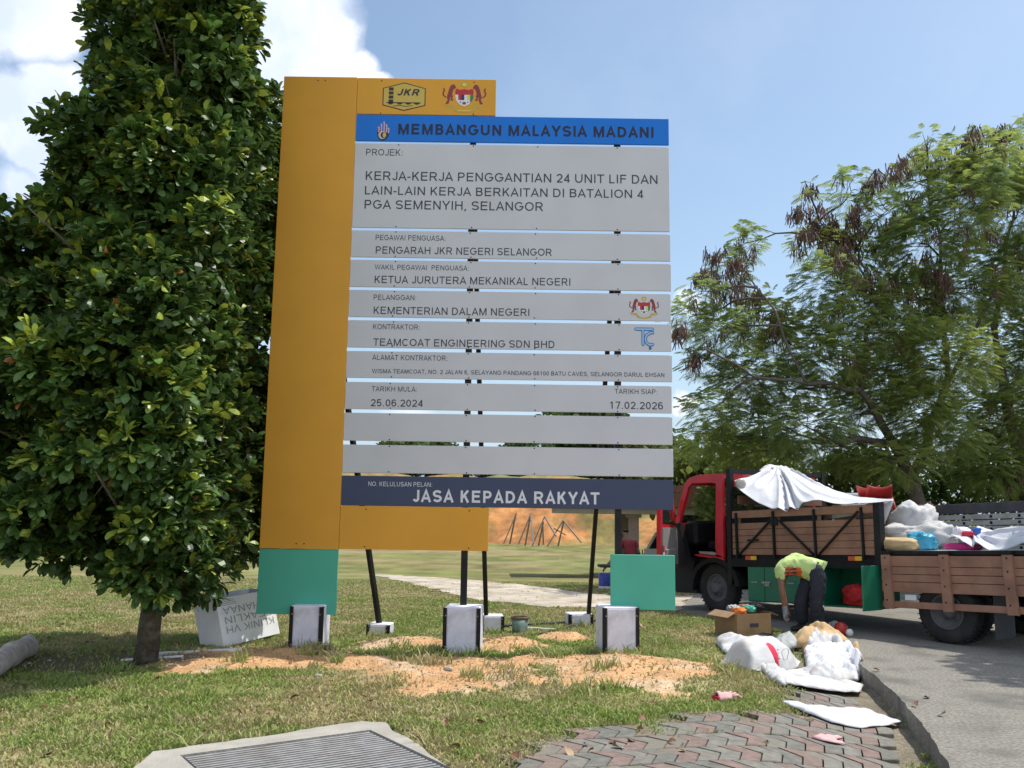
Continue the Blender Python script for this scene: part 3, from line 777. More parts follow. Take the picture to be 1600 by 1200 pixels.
text('JASA KEPADA RAKYAT', 645, 936.7, 765.8, 784.7, 3, MT['ink_white'], fb, .022, SY - .004)

# ---- emblems: flat coloured shapes in layers
def stroke(pts, w, n_cap=5):
    pts = [Vector(p) for p in pts]; L = []; Rr = []
    for i, p in enumerate(pts):
        t0 = (p - pts[i - 1]).normalized() if i else (pts[1] - p).normalized()
        t1 = (pts[i + 1] - p).normalized() if i < len(pts) - 1 else t0
        t = (t0 + t1).normalized(); nn = Vector((-t.y, t.x)); k = min(2.0, 1 / max(.35, nn.dot(Vector((-t0.y, t0.x)))))
        L.append(p + nn * w * k); Rr.append(p - nn * w * k)
    t = (pts[-1] - pts[-2]).normalized(); a0 = math.atan2(t.x, -t.y)
    a0 = math.atan2(Vector((-t.y, t.x)).y, Vector((-t.y, t.x)).x)
    ec = [pts[-1] + Vector((math.cos(a0 - math.pi * k / n_cap), math.sin(a0 - math.pi * k / n_cap))) * w for k in range(1, n_cap)]
    t = (pts[0] - pts[1]).normalized(); nn = Vector((-t.y, t.x)); a0 = math.atan2(nn.y, nn.x)
    sc = [pts[0] + Vector((math.cos(a0 - math.pi * k / n_cap), math.sin(a0 - math.pi * k / n_cap))) * w for k in range(1, n_cap)]
    return [tuple(p) for p in L + ec + Rr[::-1] + sc]
def disc(c, r, n=16, r2=None): return [(c[0] + (r if (r2 is None or i % 2 == 0) else r2) * math.cos(2 * math.pi * i / n), c[1] + (r if (r2 is None or i % 2 == 0) else r2) * math.sin(2 * math.pi * i / n)) for i in range(n)]
def emblem(name, shapes, mats, l, r, top, bot, parent, y=SY):
    """shapes: (outline in a -1..1 box, material, layer)"""
    a = sp(l, (top + bot) / 2, y); b = sp(r, (top + bot) / 2, y); t = sp((l + r) / 2, top, y); d = sp((l + r) / 2, bot, y)
    cx, hw = (a[0] + b[0]) / 2, (b[0] - a[0]) / 2; cz, hh = (t[2] + d[2]) / 2, (t[2] - d[2]) / 2
    mb = MB()
    for pts, mi, ly in shapes:
        yy = y - .002 - .0012 * ly - SL0.y
        mb.add([(cx + p[0] * hw - SL0.x, yy, cz + p[1] * hh) for p in pts], [tuple(range(len(pts)))], mi)
    return mb.build(name, mats, parent, fix=False)
def fm(name, c): return mat(name, c, .55, .03)
C_ = [fm('crest_maroon', (.25, .03, .04)), fm('crest_gold', (.50, .36, .06)), fm('crest_white', (.72, .72, .74)), fm('crest_red', (.48, .02, .035)), fm('crest_navy', (.02, .02, .10)), fm('crest_yellow', (.75, .58, .10)), fm('crest_green', (.02, .20, .10)), fm('crest_blue', (.05, .12, .45)), fm('crest_black', (.03, .02, .02))]
tiger = [(.40, .52), (.41, .64), (.48, .76), (.58, .77), (.67, .64), (.73, .40), (.79, .10), (.81, -.08), (.77, -.22), (.86, -.40), (.88, -.47), (.73, -.46), (.68, -.24), (.66, -.06), (.57, .08), (.55, .30), (.50, .48)]
paw = [(.52, .10), (.62, .02), (.64, -.24), (.52, -.26), (.50, -.18), (.57, -.14), (.54, 0)]
tail = stroke([(.86, -.04), (.97, .06), (.99, .24), (.93, .40), (.97, .50)], .035)
scroll = [(-1, -.46), (-.80, -.56), (-.56, -.50), (-.47, -.52), (-.43, -.72), (-.2, -.82), (0, -.86), (.2, -.82), (.43, -.72), (.47, -.52), (.56, -.50), (.80, -.56), (1, -.46), (.86, -.66), (.62, -.70), (.52, -.72), (.48, -.92), (.2, -1.0), (0, -1.0), (-.2, -1.0), (-.48, -.92), (-.52, -.72), (-.62, -.70), (-.86, -.66)]
shield = [(-.42, .42), (.42, .42), (.42, .0), (.36, -.28), (.2, -.5), (0, -.62), (-.2, -.5), (-.36, -.28), (-.42, 0)]
def mir(p): return [(-x, z) for x, z in p][::-1]
crest = [(tiger, 0, 0), (mir(tiger), 0, 0), (paw, 0, 0), (mir(paw), 0, 0), (tail, 0, 0), (mir(tail), 0, 0), (scroll, 1, 0), (stroke([(-.3, -.88), (.3, -.88)], .03), 5, 1), (shield, 2, 1),
         ([(-.42, .42), (-.36, .50), (-.2, .42), (0, .48), (.2, .42), (.36, .50), (.42, .42), (.42, .12), (-.42, .12)], 3, 2), ([(-.28, .12), (-.14, .12), (-.14, -.22), (-.28, -.22)], 3, 2), ([(-.14, .12), (0, .12), (0, -.22), (-.14, -.22)], 4, 2),
         ([(.14, .12), (.27, .12), (.27, -.22), (.14, -.22)], 5, 2), ([(.27, .12), (.42, .12), (.42, -.06), (.35, -.3), (.27, -.36)], 6, 2), (disc((0, -.42), .09, 10), 0, 2), ([(-.22, -.38), (-.12, -.38), (-.17, -.28)], 7, 2), ([(.12, -.38), (.22, -.38), (.17, -.28)], 7, 2),
         (disc((0, .78), .20, 22, .15), 1, 0), (disc((0, .76), .10, 14), 5, 1)]
emblem('crest_emblem', crest, C_, 692, 759, 126.5, 176, top_panel, SY)
emblem('crest_emblem', crest, C_, 983.5, 1029, 463, 498, BO[3])
hexo = [(-1, .58), (0, .98), (1, .58), (1, -.62), (0, -1), (-1, -.62)]
badge = [(hexo, 8, 0), ([(x * .955, z * .93) for x, z in hexo], 5, 1)]
for k in range(4): badge.append(([(-.72, .62 - k * .28), (-.50, .62 - k * .28), (-.50, .40 - k * .28), (-.72, .40 - k * .28)], 8, 2))
badge += [([(-.82, -.40), (.78, -.40), (.78, -.46), (-.82, -.46)], 8, 2)] + [([(x - .16, -.46), (x + .16, -.46), (x + .05, -.56), (x - .05, -.56)], 8, 3) for x in (-.62, -.2, .2, .6)] + [(stroke([(-.5, -.68), (-.2, -.62), (.1, -.69), (.4, -.62)], .022), 8, 2)]
jb = emblem('works_badge', badge, [C_[0], C_[1], C_[2], C_[3], C_[4], fm('badge_yellow', (.58, .42, .08)), C_[6], C_[7], C_[8]], 598, 665, 128.5, 173.5, top_panel)
tj = text('JKR', 621, 655.5, 139, 149, .3, C_[8], top_panel, .028, SY - .0045, shear=.25)
navy_, pinkw, cream, sunc = fm('hand_navy', (.015, .018, .09)), fm('hand_pink', (.62, .45, .55)), fm('hand_cream', (.55, .50, .42)), fm('hand_gold', (.62, .45, .14))
hand = [([(-.95, .1), (-.95, -.3), (-.85, -.66), (-.45, -.95), (.1, -1), (.6, -.82), (.92, -.45), (.95, .05), (.8, .15), (.55, .1), (-.6, .05)], 0, 0)]
for (x, zt) in ((-.72, .42), (-.32, .72), (.10, .92), (.50, .66), (.84, .30)):
    hand.append((stroke([(x, -.02 if x < .8 else -.1), (x, zt - .08)], .13), 1, 1))
    hand.append((stroke([(x - .07, .02 if x < .8 else -.06), (x - .07, zt - .14)], .04), 2, 2))
a0 = [(-.08 + .66 * math.cos(t), -.42 + .42 * math.sin(t)) for t in np.linspace(.9, 5.4, 18)]; a1 = [(.12 + .5 * math.cos(t), -.42 + .34 * math.sin(t)) for t in np.linspace(5.3, 1.0, 18)]
hand += [(a0 + a1, 3, 2), (disc((.22, -.42), .34, 24, .22), 4, 3)]
emblem('hand_emblem', hand, [navy_, pinkw, fm('hand_red', (.35, .05, .08)), cream, sunc], 589, 608.5, 189.5, 220, hb, SY - .004)
bl, lb = fm('logo_blue', (.02, .15, .42)), fm('logo_light_blue', (.33, .53, .80))
ca = [(.56 + .40 * math.cos(t) * 1.1, -.08 + .48 * math.sin(t)) for t in np.linspace(2.0, 4.5, 10)]
logo = []
for w, mi, ly in ((.15, 0, 0), (.075, 1, 3)):
    ly0 = ly
    logo += [(stroke([(-.85, .80), (.85, .80)], w), mi, ly0), (stroke([(-.12, .72), (-.12, -.55)], w), mi, ly0 + 1), (stroke([(.85, .50), (.62, .50)] + ca + [(.55, -.60), (.85, -.55)], w), mi, ly0 + 2)]
logo += [(disc((.60, -.88), .15, 14), 0, 1)]
emblem('contractor_logo', logo, [bl, lb], 991, 1022, 511, 546, BO[4])

# ---- posts, braces, footings
PYc = SY + .075
for i, zt in enumerate((sp(485, 126)[2], sp(738, 130)[2], sp(965, 190)[2])):
    mb = MB(); zb = .30
    mb.box((PX[i] - SL0.x, PYc - SL0.y, (zt + zb) / 2), (.075, .075, zt - zb), 0, None, .004)
    for bz in np.linspace(1.4, zt - .3, 5): mb.box((PX[i] - SL0.x, PYc - SL0.y, bz), (.085, .05, .012))
    mb.build('post', MT['steel'], sign)
BF = [(590, 996, 600, 985), (772, 989, 759, 962), (906, 977, 920, 968)]
BRB = [Vector(at(594, 985, 12.0)), Vector(at(760, 975, 12.45)), Vector(at(919, 968, 13.2))]
# brace directions from the gaps between the boards: tops meet the posts
BRT = [Vector((PX[0] + .03, PYc + .06, 5.2)), Vector((PX[1] + .03, PYc + .06, 5.3)), Vector((PX[2] - .02, PYc + .06, 4.9))]
for a, b in zip(BRB, BRT):
    mb = MB(); a = a.copy(); d = (b - a).normalized(); a = a - d * .12
    mb.bar(sl(a), sl(b), .055, .055); mb.build('brace', MT['steel'], sign)

def footing(c, w, d, h, rot, crn=.035, lean=0.0):
    """limewashed concrete block edged with black steel angles"""
    o = empty('footing', sl(c), rot); o.parent = sign
    mb = MB(); mb.box((0, d / 2, h / 2 - .06), (w, d, h + .12), 0, None, .012); mb.build('concrete_block', MT['concrete_white'], o)
    for s in (-1, 1):
        mb = MB(); mb.box((s * (w / 2 - crn / 2 + .004), -.006, h / 2 - .02), (crn, .012, h + .02)); mb.box((s * (w / 2 + .006), crn / 2, h / 2 - .02), (.011, crn + .01, h + .02))
        for z in (h * .18, h * .82): mb.ball((s * (w / 2 - crn * .6), -.013, z), (.008, .005, .008), 1, 8, 5)
        mb.build('corner_angle', [MT['steel'], MT['chrome']], o)
    mb = MB(); mb.box((0, -.004, h / 2 + .0), (w - 2 * crn - .012, .008, h - .05), 0, None, .003); mb.build('face_plate', MT['concrete_white'], o)
    return o
footing((sp(476, 1018, 10.38)[0], 10.38, .0), .36, .36, .52, R(-4))
footing((sp(720, 1024, 10.36)[0], 10.36, .0), .40, .38, .53, R(-5))
footing((sp(971, 1024, 10.42)[0], 10.42, .0), .40, .38, .55, R(9))
footing((sp(590, 990, 11.85)[0], 11.85, -.02), .28, .26, .17, R(-9))
footing((sp(769, 985, 12.35)[0], 12.35, -.02), .30, .26, .24, R(4))
footing((sp(908, 978, 13.1)[0], 13.1, -.02), .34, .26, .20, R(12))
# ------------------------------------------------------------------ trees
def basis(d, up=(0, 0, 1)):
    """per-row frames: along d (n,3), side, normal"""
    d = d / (np.linalg.norm(d, axis=1)[:, None] + 1e-9)
    upv = np.broadcast_to(np.asarray(up, float), d.shape) + rng.normal(0, .05, d.shape)
    s = np.cross(d, upv); s /= np.linalg.norm(s, axis=1)[:, None] + 1e-9
    n = np.cross(s, d)
    return d, s, n
def leaves(P, D, L, W, roll, curl=.12):
    """obovate leaves: 8 vertices, 5 faces as quads"""
    d, s, n = basis(D)
    c, q = np.cos(roll)[:, None], np.sin(roll)[:, None]
    s, n = s * c + n * q, n * c - s * q
    prof = [(0, .06), (.28, .55), (.62, 1.0), (.88, .72), (1.0, .12)]
    V = []
    for t, w in prof:
        mid = P + d * (L * t)[:, None] - n * (L * curl * (t * t) * 1.2)[:, None]
        lift = n * (W * w * .22)[:, None]
        V += [mid - s * (W * w * .5)[:, None] + lift, mid + s * (W * w * .5)[:, None] + lift]
    V = np.stack(V, 1)
    m = len(P); b = np.arange(m)[:, None] * 10
    F = np.concatenate([b + np.array([2 * k, 2 * k + 1, 2 * k + 3, 2 * k + 2]) for k in range(4)], 0)
    return V.reshape(-1, 3), F
def jitcol(base, n, amp=.3): return np.asarray(base) * rng.uniform(1 - amp, 1 + amp, n)[:, None]

def pnoise(P, s, seed=0):
    return np.array([mnoise.noise(Vector((p[0] * s + seed, p[1] * s, p[2] * s))) for p in P])

# ---- the broad-leaved tree beside the sign
TB = Vector(lay(227, 1034)); TB.z = float(hz(TB.x, TB.y))
tree = empty('broadleaf_tree', TB, 0, 'dense conical tree with glossy dark green leaves left of the signboard', 'tree')
TY = TB.y
zs = [at(0, p, TY)[2] for p in (-330, -180, 0, 100, 180, 280, 335, 370, 480, 600, 750, 845, 895, 922)]
cxs = [(at(280, 0, TY)[0]), at(278, 0, TY)[0], at(278, 50, TY)[0], at(276, 100, TY)[0], at(270, 180, TY)[0], at(258, 280, TY)[0], at(270, 335, TY)[0], at(218, 400, TY)[0], at(208, 480, TY)[0], at(208, 600, TY)[0], at(212, 750, TY)[0], at(212, 860, TY)[0], at(217, 930, TY)[0], at(222, 965, TY)[0]]
rs = [.18, .40, .66, .80, .92, 1.20, .98, 1.62, 1.98, 2.1, 1.95, 1.55, .95, .45]
zs_a, cx_a, rs_a = np.array(zs[::-1]), np.array(cxs[::-1]), np.array(rs[::-1])
def crown_pts(n):
    z = rng.uniform(zs_a[0], zs_a[-1], n * 3); r = np.interp(z, zs_a, rs_a); k = rng.random(n * 3) < r / 2.0; z = z[k][:n]; r = r[k][:n]
    th = rng.uniform(0, 2 * np.pi, len(z)); cx = np.interp(z, zs_a, cx_a)
    lump = 1 + .20 * np.sin(th * 3 + z * 2.1) * np.sin(z * 2.9 + 1) + .20 * pnoise(np.stack([np.cos(th) * 1.6, np.sin(th) * 1.6, z * 1.1], 1), 1.0, 3)
    fr = np.where(rng.random(len(z)) < .58, rng.uniform(.80, 1.0, len(z)), rng.uniform(.15, .82, len(z)))
    x = cx + np.cos(th) * r * lump * fr; y = TY + .15 + np.sin(th) * r * lump * fr * np.where(np.sin(th) < 0, .62, .95)
    P = np.stack([x, y, z], 1); O = np.stack([np.cos(th), np.sin(th), np.full(len(z), .55)], 1)
    return P, O, fr
def clear_of_sign(P, pad=.0): return ~((P[:, 0] > cx0 - .13 - pad) & (P[:, 1] < SY + .42 + pad)) & ~((P[:, 0] > cx0 + .3)) & (P[:, 1] > 6.9)
CP, CO, cf_ = crown_pts(330)
ne_ = 60; zx = rng.uniform(1.0, 7.0, ne_); CP = np.concatenate([CP, np.stack([rng.uniform(cx0 - .65, cx0 + .15, ne_), rng.uniform(SY + .55, SY + 1.2, ne_), zx], 1)]); CO = np.concatenate([CO, np.tile(np.array([.6, -.5, .5]), (ne_, 1))])
ne_ = 26; zx = rng.uniform(1.2, 6.9, ne_); CP = np.concatenate([CP, np.stack([rng.uniform(cx0 - .75, cx0 - .4, ne_), rng.uniform(SY - .9, SY + .4, ne_), zx], 1)]); CO = np.concatenate([CO, np.tile(np.array([.5, -.6, .5]), (ne_, 1))])
CP = np.stack([np.interp(CP[:, 2], zs_a, cx_a) + (CP[:, 0] - np.interp(CP[:, 2], zs_a, cx_a)) * .93, CP[:, 1], CP[:, 2]], 1)
PL, OL, TL = [], [], []
for c, o_ in zip(CP, CO):
    r = rng.uniform(.24, .52); n = int(285 * r * r) + 6
    u = rng.normal(0, 1, (n, 3)) + o_ * .5; u[:, 2] += .25; u /= np.linalg.norm(u, axis=1)[:, None]
    PL.append(c + u * r * rng.uniform(.6, 1.0, n)[:, None] * np.array([1, 1, .8])); OL.append(u + np.array([0, 0, .35]) + o_ * .3); TL.append(np.full(n, rng.uniform(.75, 1.3)))
fp, fo_, ff_ = crown_pts(3800); kq = ff_ < .78
PL.append(fp[kq]); OL.append(fo_[kq]); TL.append(np.ones(kq.sum()))
P = np.concatenate(PL); O = np.concatenate(OL); ct = np.concatenate(TL)
k = clear_of_sign(P) & (P[:, 2] > zs_a[0] - .12); P, O, ct = P[k], O[k], ct[k]
fr = np.ones(len(P))
# twig whorls
nl = 8; m = len(P)
O = O / np.linalg.norm(O, axis=1)[:, None] + rng.normal(0, .30, O.shape); O /= np.linalg.norm(O, axis=1)[:, None]
O2 = np.repeat(O, nl, 0); Pp = np.repeat(P, nl, 0); frr = np.repeat(fr, nl)
rnd = rng.normal(0, 1, O2.shape); rnd -= O2 * np.sum(rnd * O2, 1)[:, None]; rnd /= np.linalg.norm(rnd, axis=1)[:, None]
sprd = rng.uniform(.45, 1.5, len(O2))[:, None]
D = O2 + rnd * sprd; D[:, 2] -= .12
L = rng.uniform(.09, .18, len(D)); Wd = L * rng.uniform(.42, .54, len(D))
Pp = Pp + O2 * rng.uniform(-.05, .05, len(D))[:, None]
V, F = leaves(Pp, D, L, Wd, rng.normal(0, .5, len(D)))
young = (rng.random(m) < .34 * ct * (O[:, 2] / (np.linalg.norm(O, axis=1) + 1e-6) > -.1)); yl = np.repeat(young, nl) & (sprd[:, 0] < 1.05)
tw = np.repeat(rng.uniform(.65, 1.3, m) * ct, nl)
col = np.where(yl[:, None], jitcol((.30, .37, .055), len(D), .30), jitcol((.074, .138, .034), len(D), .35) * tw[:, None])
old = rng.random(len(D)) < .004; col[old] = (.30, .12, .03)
tl_ = TB
V = V - np.array(TB)
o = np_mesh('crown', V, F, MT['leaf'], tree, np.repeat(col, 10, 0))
mb = MB(); tr = []
topz = zs[1]
for i in range(14):
    t = i / 13; z = TB.z - .05 + t * (topz - TB.z)
    tr.append((np.interp(z, zs_a, cx_a) * min(1, t * 2.2) + TB.x * max(0, 1 - t * 2.2) - TB.x + .03 * math.sin(i * 1.7), .02 * math.sin(i * 2.3) + .15 * min(1, t * 2), z - TB.z))
mb.tube(tr, [.125, .102, .094, .090, .085, .08, .073, .066, .058, .05, .042, .034, .025, .012], 14)
mb.build('trunk', MT['bark'], tree)
for i in range(26):
    z = rng.uniform(zs_a[1] - .05, topz - .9); t = (z - TB.z) / (topz - TB.z); j = t * 13; j0 = int(j); a = Vector(tr[j0]).lerp(Vector(tr[min(13, j0 + 1)]), j - j0)
    th = i * 2.4; r = float(np.interp(z + .5, zs_a, rs_a)) * .85
    e = a + Vector((math.cos(th) * r, math.sin(th) * r, rng.uniform(.25, .7)))
    if e.x + TB.x > cx0 - .1: e.x = cx0 - .15 - TB.x
    mb = MB(); mid = a.lerp(e, .5) + Vector((0, 0, -.08)); mb.tube([a, mid, e], [.03 * (1.3 - t), .02, .007], 7)
    for q in range(4):
        p = a.lerp(e, .4 + .15 * q); t_ = p + Vector(rng.normal(0, .22, 3)) + Vector((0, 0, .15))
        if t_.x + TB.x > cx0 - .12: t_.x = cx0 - .14 - TB.x
        mb.tube([p, t_], [.009, .004], 5)
    mb.build('limb', MT['bark'], tree)

# ---- feathery trees on the right
def fronds(P, D, L, tint, droop=.42, k=7):
    d, s, n = basis(D); m = len(P); V = []; 
    nq = 2 * k + 1
    w0 = L * .014
    tipd = d * L[:, None] - n * 0; g = np.array([0, 0, -1.0])
    base = P; tip = P + d * L[:, None] + g * (droop * L)[:, None]
    mid = P + d * (L * .55)[:, None] + g * (droop * L * .25)[:, None]
    V += [base - s * w0[:, None], base + s * w0[:, None], tip + s * w0[:, None] * .4, tip - s * w0[:, None] * .4]
    for i in range(k):
        t = .22 + .78 * i / (k - 1)
        q = base * (1 - t) ** 2 + 2 * mid * t * (1 - t) + tip * t * t
        pl = L * (.42 * (1 - .35 * abs(t - .5) * 2)); pw = L * .036
        for sg in (-1, 1):
            pd = s * sg * .85 + d * .45 + g * (.42 + .3 * rng.random(m))[:, None]; pd /= np.linalg.norm(pd, axis=1)[:, None]
            e = q + pd * pl[:, None]
            V += [q - d * pw[:, None], q + d * pw[:, None], e + d * (pw * .55)[:, None], e - d * (pw * .55)[:, None]]
    V = np.stack(V, 1); nv = 4 * nq
    b = np.arange(m)[:, None] * nv
    F = np.concatenate([b + np.array([4 * i, 4 * i + 1, 4 * i + 2, 4 * i + 3]) for i in range(nq)], 0)
    return V.reshape(-1, 3), F, np.repeat(tint, nv, 0)

def pods(P, tint, n_strip=13):
    m = len(P); N_ = m * n_strip
    p = np.repeat(P, n_strip, 0) + rng.normal(0, .06, (N_, 3))
    d = rng.normal(0, .30, (N_, 3)); d[:, 2] = -1; d /= np.linalg.norm(d, axis=1)[:, None]
    L = rng.uniform(.16, .30, N_); w = rng.uniform(.016, .026, N_)
    s = np.cross(d, rng.normal(0, 1, (N_, 3))); s /= np.linalg.norm(s, axis=1)[:, None]
    e = p + d * L[:, None]
    V = np.stack([p - s * w[:, None] * .6, p + s * w[:, None] * .6, e + s * w[:, None] * .5, e - s * w[:, None] * .5], 1).reshape(-1, 3)
    F = np.arange(N_ * 4).reshape(-1, 4)
    return V, F, np.repeat(np.repeat(tint, n_strip, 0) * rng.uniform(.6, 1.4, N_)[:, None], 4, 0)

def limb_tube(mb, a, b, r0, r1, wob=.12, n=6, seed=0):
    a, b = Vector(a), Vector(b); L = (b - a).length; pts = []
    for i in range(n + 1):
        t = i / n; p = a.lerp(b, t); k = math.sin(math.pi * t) * wob * L
        p = p + Vector((mnoise.noise(Vector((seed, t * 2, 0))), mnoise.noise(Vector((seed, t * 2, 9))), mnoise.noise(Vector((seed, t * 2, 18))) + .25)) * k
        pts.append(p)
    mb.tube(pts, [r0 + (r1 - r0) * i / n for i in range(n + 1)], 7); return pts

def feathery(base, limbs, clumps, name, label, colA, colB, dens, pod_p, group=None, lscale=1.0, extra_pods=()):
    """clumps: (centre, radii); limbs: list of (a, b, r0, r1)"""
    root = empty(name, base, 0, label, 'tree', group); B = np.array(base)
    mb = MB(); nodes = []
    for i, (a, b, q0, q1) in enumerate(limbs): nodes += limb_tube(mb, Vector(a) - Vector(base), Vector(b) - Vector(base), q0, q1, .10, 8, i * 7.7)
    mb.build('trunk', MT['bark_grey'], root)
    mb = MB(); PP = []; DD = []; POD = []; yg = []
    for ci, (c, rr, dn) in enumerate(clumps):
        c = Vector(c); cl = c - Vector(base)
        nd = min(nodes, key=lambda p: (p - cl).length + max(0, p.z - cl.z) * 1.0)
        pts = limb_tube(mb, nd, cl, .032, .010, .12, 5, ci * 3.1)
        n = int(dens * dn * (rr[0] * rr[1] + rr[0] * rr[2] + rr[1] * rr[2]) * 9)
        u = rng.normal(0, 1, (n, 3)); u /= np.linalg.norm(u, axis=1)[:, None]; q = rng.uniform(.2, 1, n)[:, None] ** .6
        p = np.array(c) + u * q * np.array(rr)
        keepn = pnoise(p, 1.5 / max(.4, rr[0]), ci) > -.22
        p = p[keepn]; u = u[keepn]; n = len(p)
        d = u + rng.normal(0, .5, u.shape); d[:, 2] = d[:, 2] * .5 + .12
        PP.append(p); DD.append(d); yg.append(np.full(n, rng.random()))
        for t in range(min(9, 3 + int(rr[0] * 7))):
            j = rng.integers(0, n) if n else 0
            if n:
                a = pts[3 + t % 3]; mb.tube([a, a.lerp(Vector(p[j] - B), .55) + Vector((0, 0, .06)), Vector(p[j] - B)], [.010, .007, .003], 4, cap=False)
        if pod_p > 0:
            kk = rng.random(n) < pod_p * rng.choice([.15, .5, 1.6, 2.2]) * (2.0 if c.z > B[2] + 6.4 else (.5 if c.z > B[2] + 4.6 else .08))
            if kk.any(): POD.append(p[kk] + np.array([0, 0, -.03]))
    mb.build('branches', MT['bark_grey'], root)
    P = np.concatenate(PP); D = np.concatenate(DD); g = np.concatenate(yg)
    L = rng.uniform(.17, .33, len(P)) * lscale
    t = np.clip(g[:, None] * .75 + rng.normal(.12, .2, (len(P), 1)), 0, 1)
    col = (np.asarray(colA) * (1 - t) + np.asarray(colB) * t) * rng.uniform(.75, 1.25, (len(P), 1))
    V, F, C = fronds(P - B, D, L, col)
    np_mesh('crown', V, F, MT['frond'], root, C)
    for (c_, r_c2, nb2) in extra_pods: POD.append(np.array(c_) + rng.normal(0, 1, (nb2, 3)) * np.array(r_c2))
    if POD:
        Q = np.concatenate(POD) - B
        V, F, C = pods(Q, jitcol((.145, .085, .065), len(Q), .4)); np_mesh('seed_pods', V, F, MT['pod'], root, C)
    return root

def E_(px, py, rx, ry, Y, d=1.0, dz=None):
    c = at(px, py, Y); k = Y / FPX
    return ((c[0], c[1], c[2]), (rx * k, (dz or min(1.3, max(rx, ry) * k * 1.1)), ry * k), d)
Yt = 20.0
def L_(px, py, dY=0.0): return tuple(at(px, py, Yt + dY))
base1 = (at(1440, 760, Yt)[0], Yt, -.4)
l1 = [(base1, L_(1425, 745), .17, .15), (L_(1425, 745), L_(1395, 690, -.2), .15, .12), (L_(1395, 692, -.2), L_(1312, 692, -1.0), .075, .06), (L_(1395, 690, -.2), L_(1345, 610, -.6), .10, .07), (L_(1345, 610, -.6), L_(1260, 600, -1.2), .05, .04), (L_(1345, 610, -.6), L_(1370, 470, 0), .06, .04),
      (L_(1370, 470), L_(1340, 385, .4), .035, .02), (L_(1260, 600, -1.2), L_(1180, 590, -1.3), .035, .028), (L_(1180, 590, -1.3), L_(1100, 545, -1.2), .025, .018), (L_(1260, 600, -1.2), L_(1170, 430, -.6), .03, .018), (L_(1425, 745), L_(1480, 600, .6), .11, .08), (L_(1480, 600, .6), L_(1470, 420, .5), .07, .04), (L_(1470, 420, .5), L_(1450, 280, .5), .04, .02), (L_(1480, 600, .6), L_(1560, 450, .3), .06, .03), (L_(1370, 470), L_(1280, 345, .3), .03, .014)]
def dj(): return float(rng.uniform(-1.0, 1.4))
spec1 = [(1078, 495, 34, 40, .8), (1100, 455, 28, 30, .7), (1140, 425, 34, 36, .7), (1165, 380, 20, 36, .7), (1098, 565, 34, 28, .6), (1130, 520, 50, 48, .8), (1190, 500, 60, 50, .9), (1240, 540, 60, 60, 1), (1180, 590, 62, 40, .9), (1110, 640, 48, 34, .8), (1170, 660, 66, 36, .9),
         (1290, 440, 50, 45, .7), (1275, 375, 44, 36, .6), (1335, 400, 60, 50, .8), (1330, 300, 32, 42, .5), (1385, 330, 52, 44, .7), (1345, 480, 62, 50, .9), (1430, 285, 42, 40, .6), (1440, 380, 66, 56, .9), (1500, 240, 36, 38, .6), (1505, 330, 60, 60, .8), (1265, 300, 14, 20, .5), (1420, 470, 70, 60, 1), (1500, 450, 80, 70, 1), (1300, 560, 66, 54, 1), (1390, 580, 74, 60, 1), (1250, 660, 70, 44, .9), (1330, 650, 60, 40, .6), (1470, 560, 80, 70, 1), (1100, 690, 46, 30, .8), (1190, 705, 60, 30, .9), (1280, 700, 60, 34, .9), (1340, 715, 50, 30, .8), (1230, 610, 50, 30, .7), (1145, 590, 40, 30, .7), (1360, 620, 60, 50, 1), (1430, 640, 60, 50, 1), (1400, 520, 60, 40, .9), (1470, 680, 60, 40, 1), (1310, 500, 40, 40, .7), (1550, 300, 50, 50, .8), (1490, 280, 40, 40, .7), (1450, 215, 22, 20, .4), (1470, 255, 40, 36, .8), (1560, 262, 52, 44, .9), (1598, 215, 36, 36, .7), (1530, 285, 40, 40, .8), (1400, 720, 60, 32, .9), (1560, 235, 40, 36, .5)]
feathery(base1, l1, [E_(a, b, c, d, Yt + dj(), e) for a, b, c, d, e in spec1], 'feathery_tree', 'tall feathery leaved tree with bunches of dry brown pods behind the red truck cab', (.19, .27, .095), (.38, .44, .11), 34, .012, extra_pods=[(at(a_, b_, 20 + dj() * .6), (r_ * .014 * .5, .25, r_ * .014 * .4), n_) for a_, b_, r_, n_ in ((1062, 512, 16, 9), (1085, 555, 14, 9), (1112, 402, 10, 6), (1100, 430, 22, 14), (1150, 415, 20, 14), (1138, 455, 20, 12), (1175, 460, 14, 8), (1265, 295, 8, 6), (1242, 330, 9, 6), (1272, 335, 18, 12), (1290, 360, 20, 16), (1260, 365, 14, 9), (1320, 370, 22, 16), (1310, 405, 12, 10), (1365, 285, 16, 12), (1405, 262, 14, 10), (1435, 245, 10, 10), (1340, 330, 16, 10), (1400, 350, 24, 22), (1430, 320, 18, 12), (1500, 260, 16, 10), (1555, 210, 18, 16), (1520, 215, 12, 8), (1355, 440, 16, 12), (1325, 470, 14, 8), (1470, 430, 20, 10), (1540, 370, 18, 10), (1500, 400, 14, 8))])
Yt = 21.5
base2 = (at(1610, 780, Yt)[0], Yt, -.4)
l2 = [(base2, L_(1590, 700), .2, .16), (L_(1590, 700), L_(1560, 560), .14, .09), (L_(1560, 560), L_(1570, 400), .08, .04), (L_(1590, 700), L_(1680, 520), .12, .06), (L_(1680, 520), L_(1660, 330), .06, .03), (L_(1590, 700), L_(1510, 650, -.5), .07, .03), (L_(1570, 400), L_(1600, 260), .04, .02)]
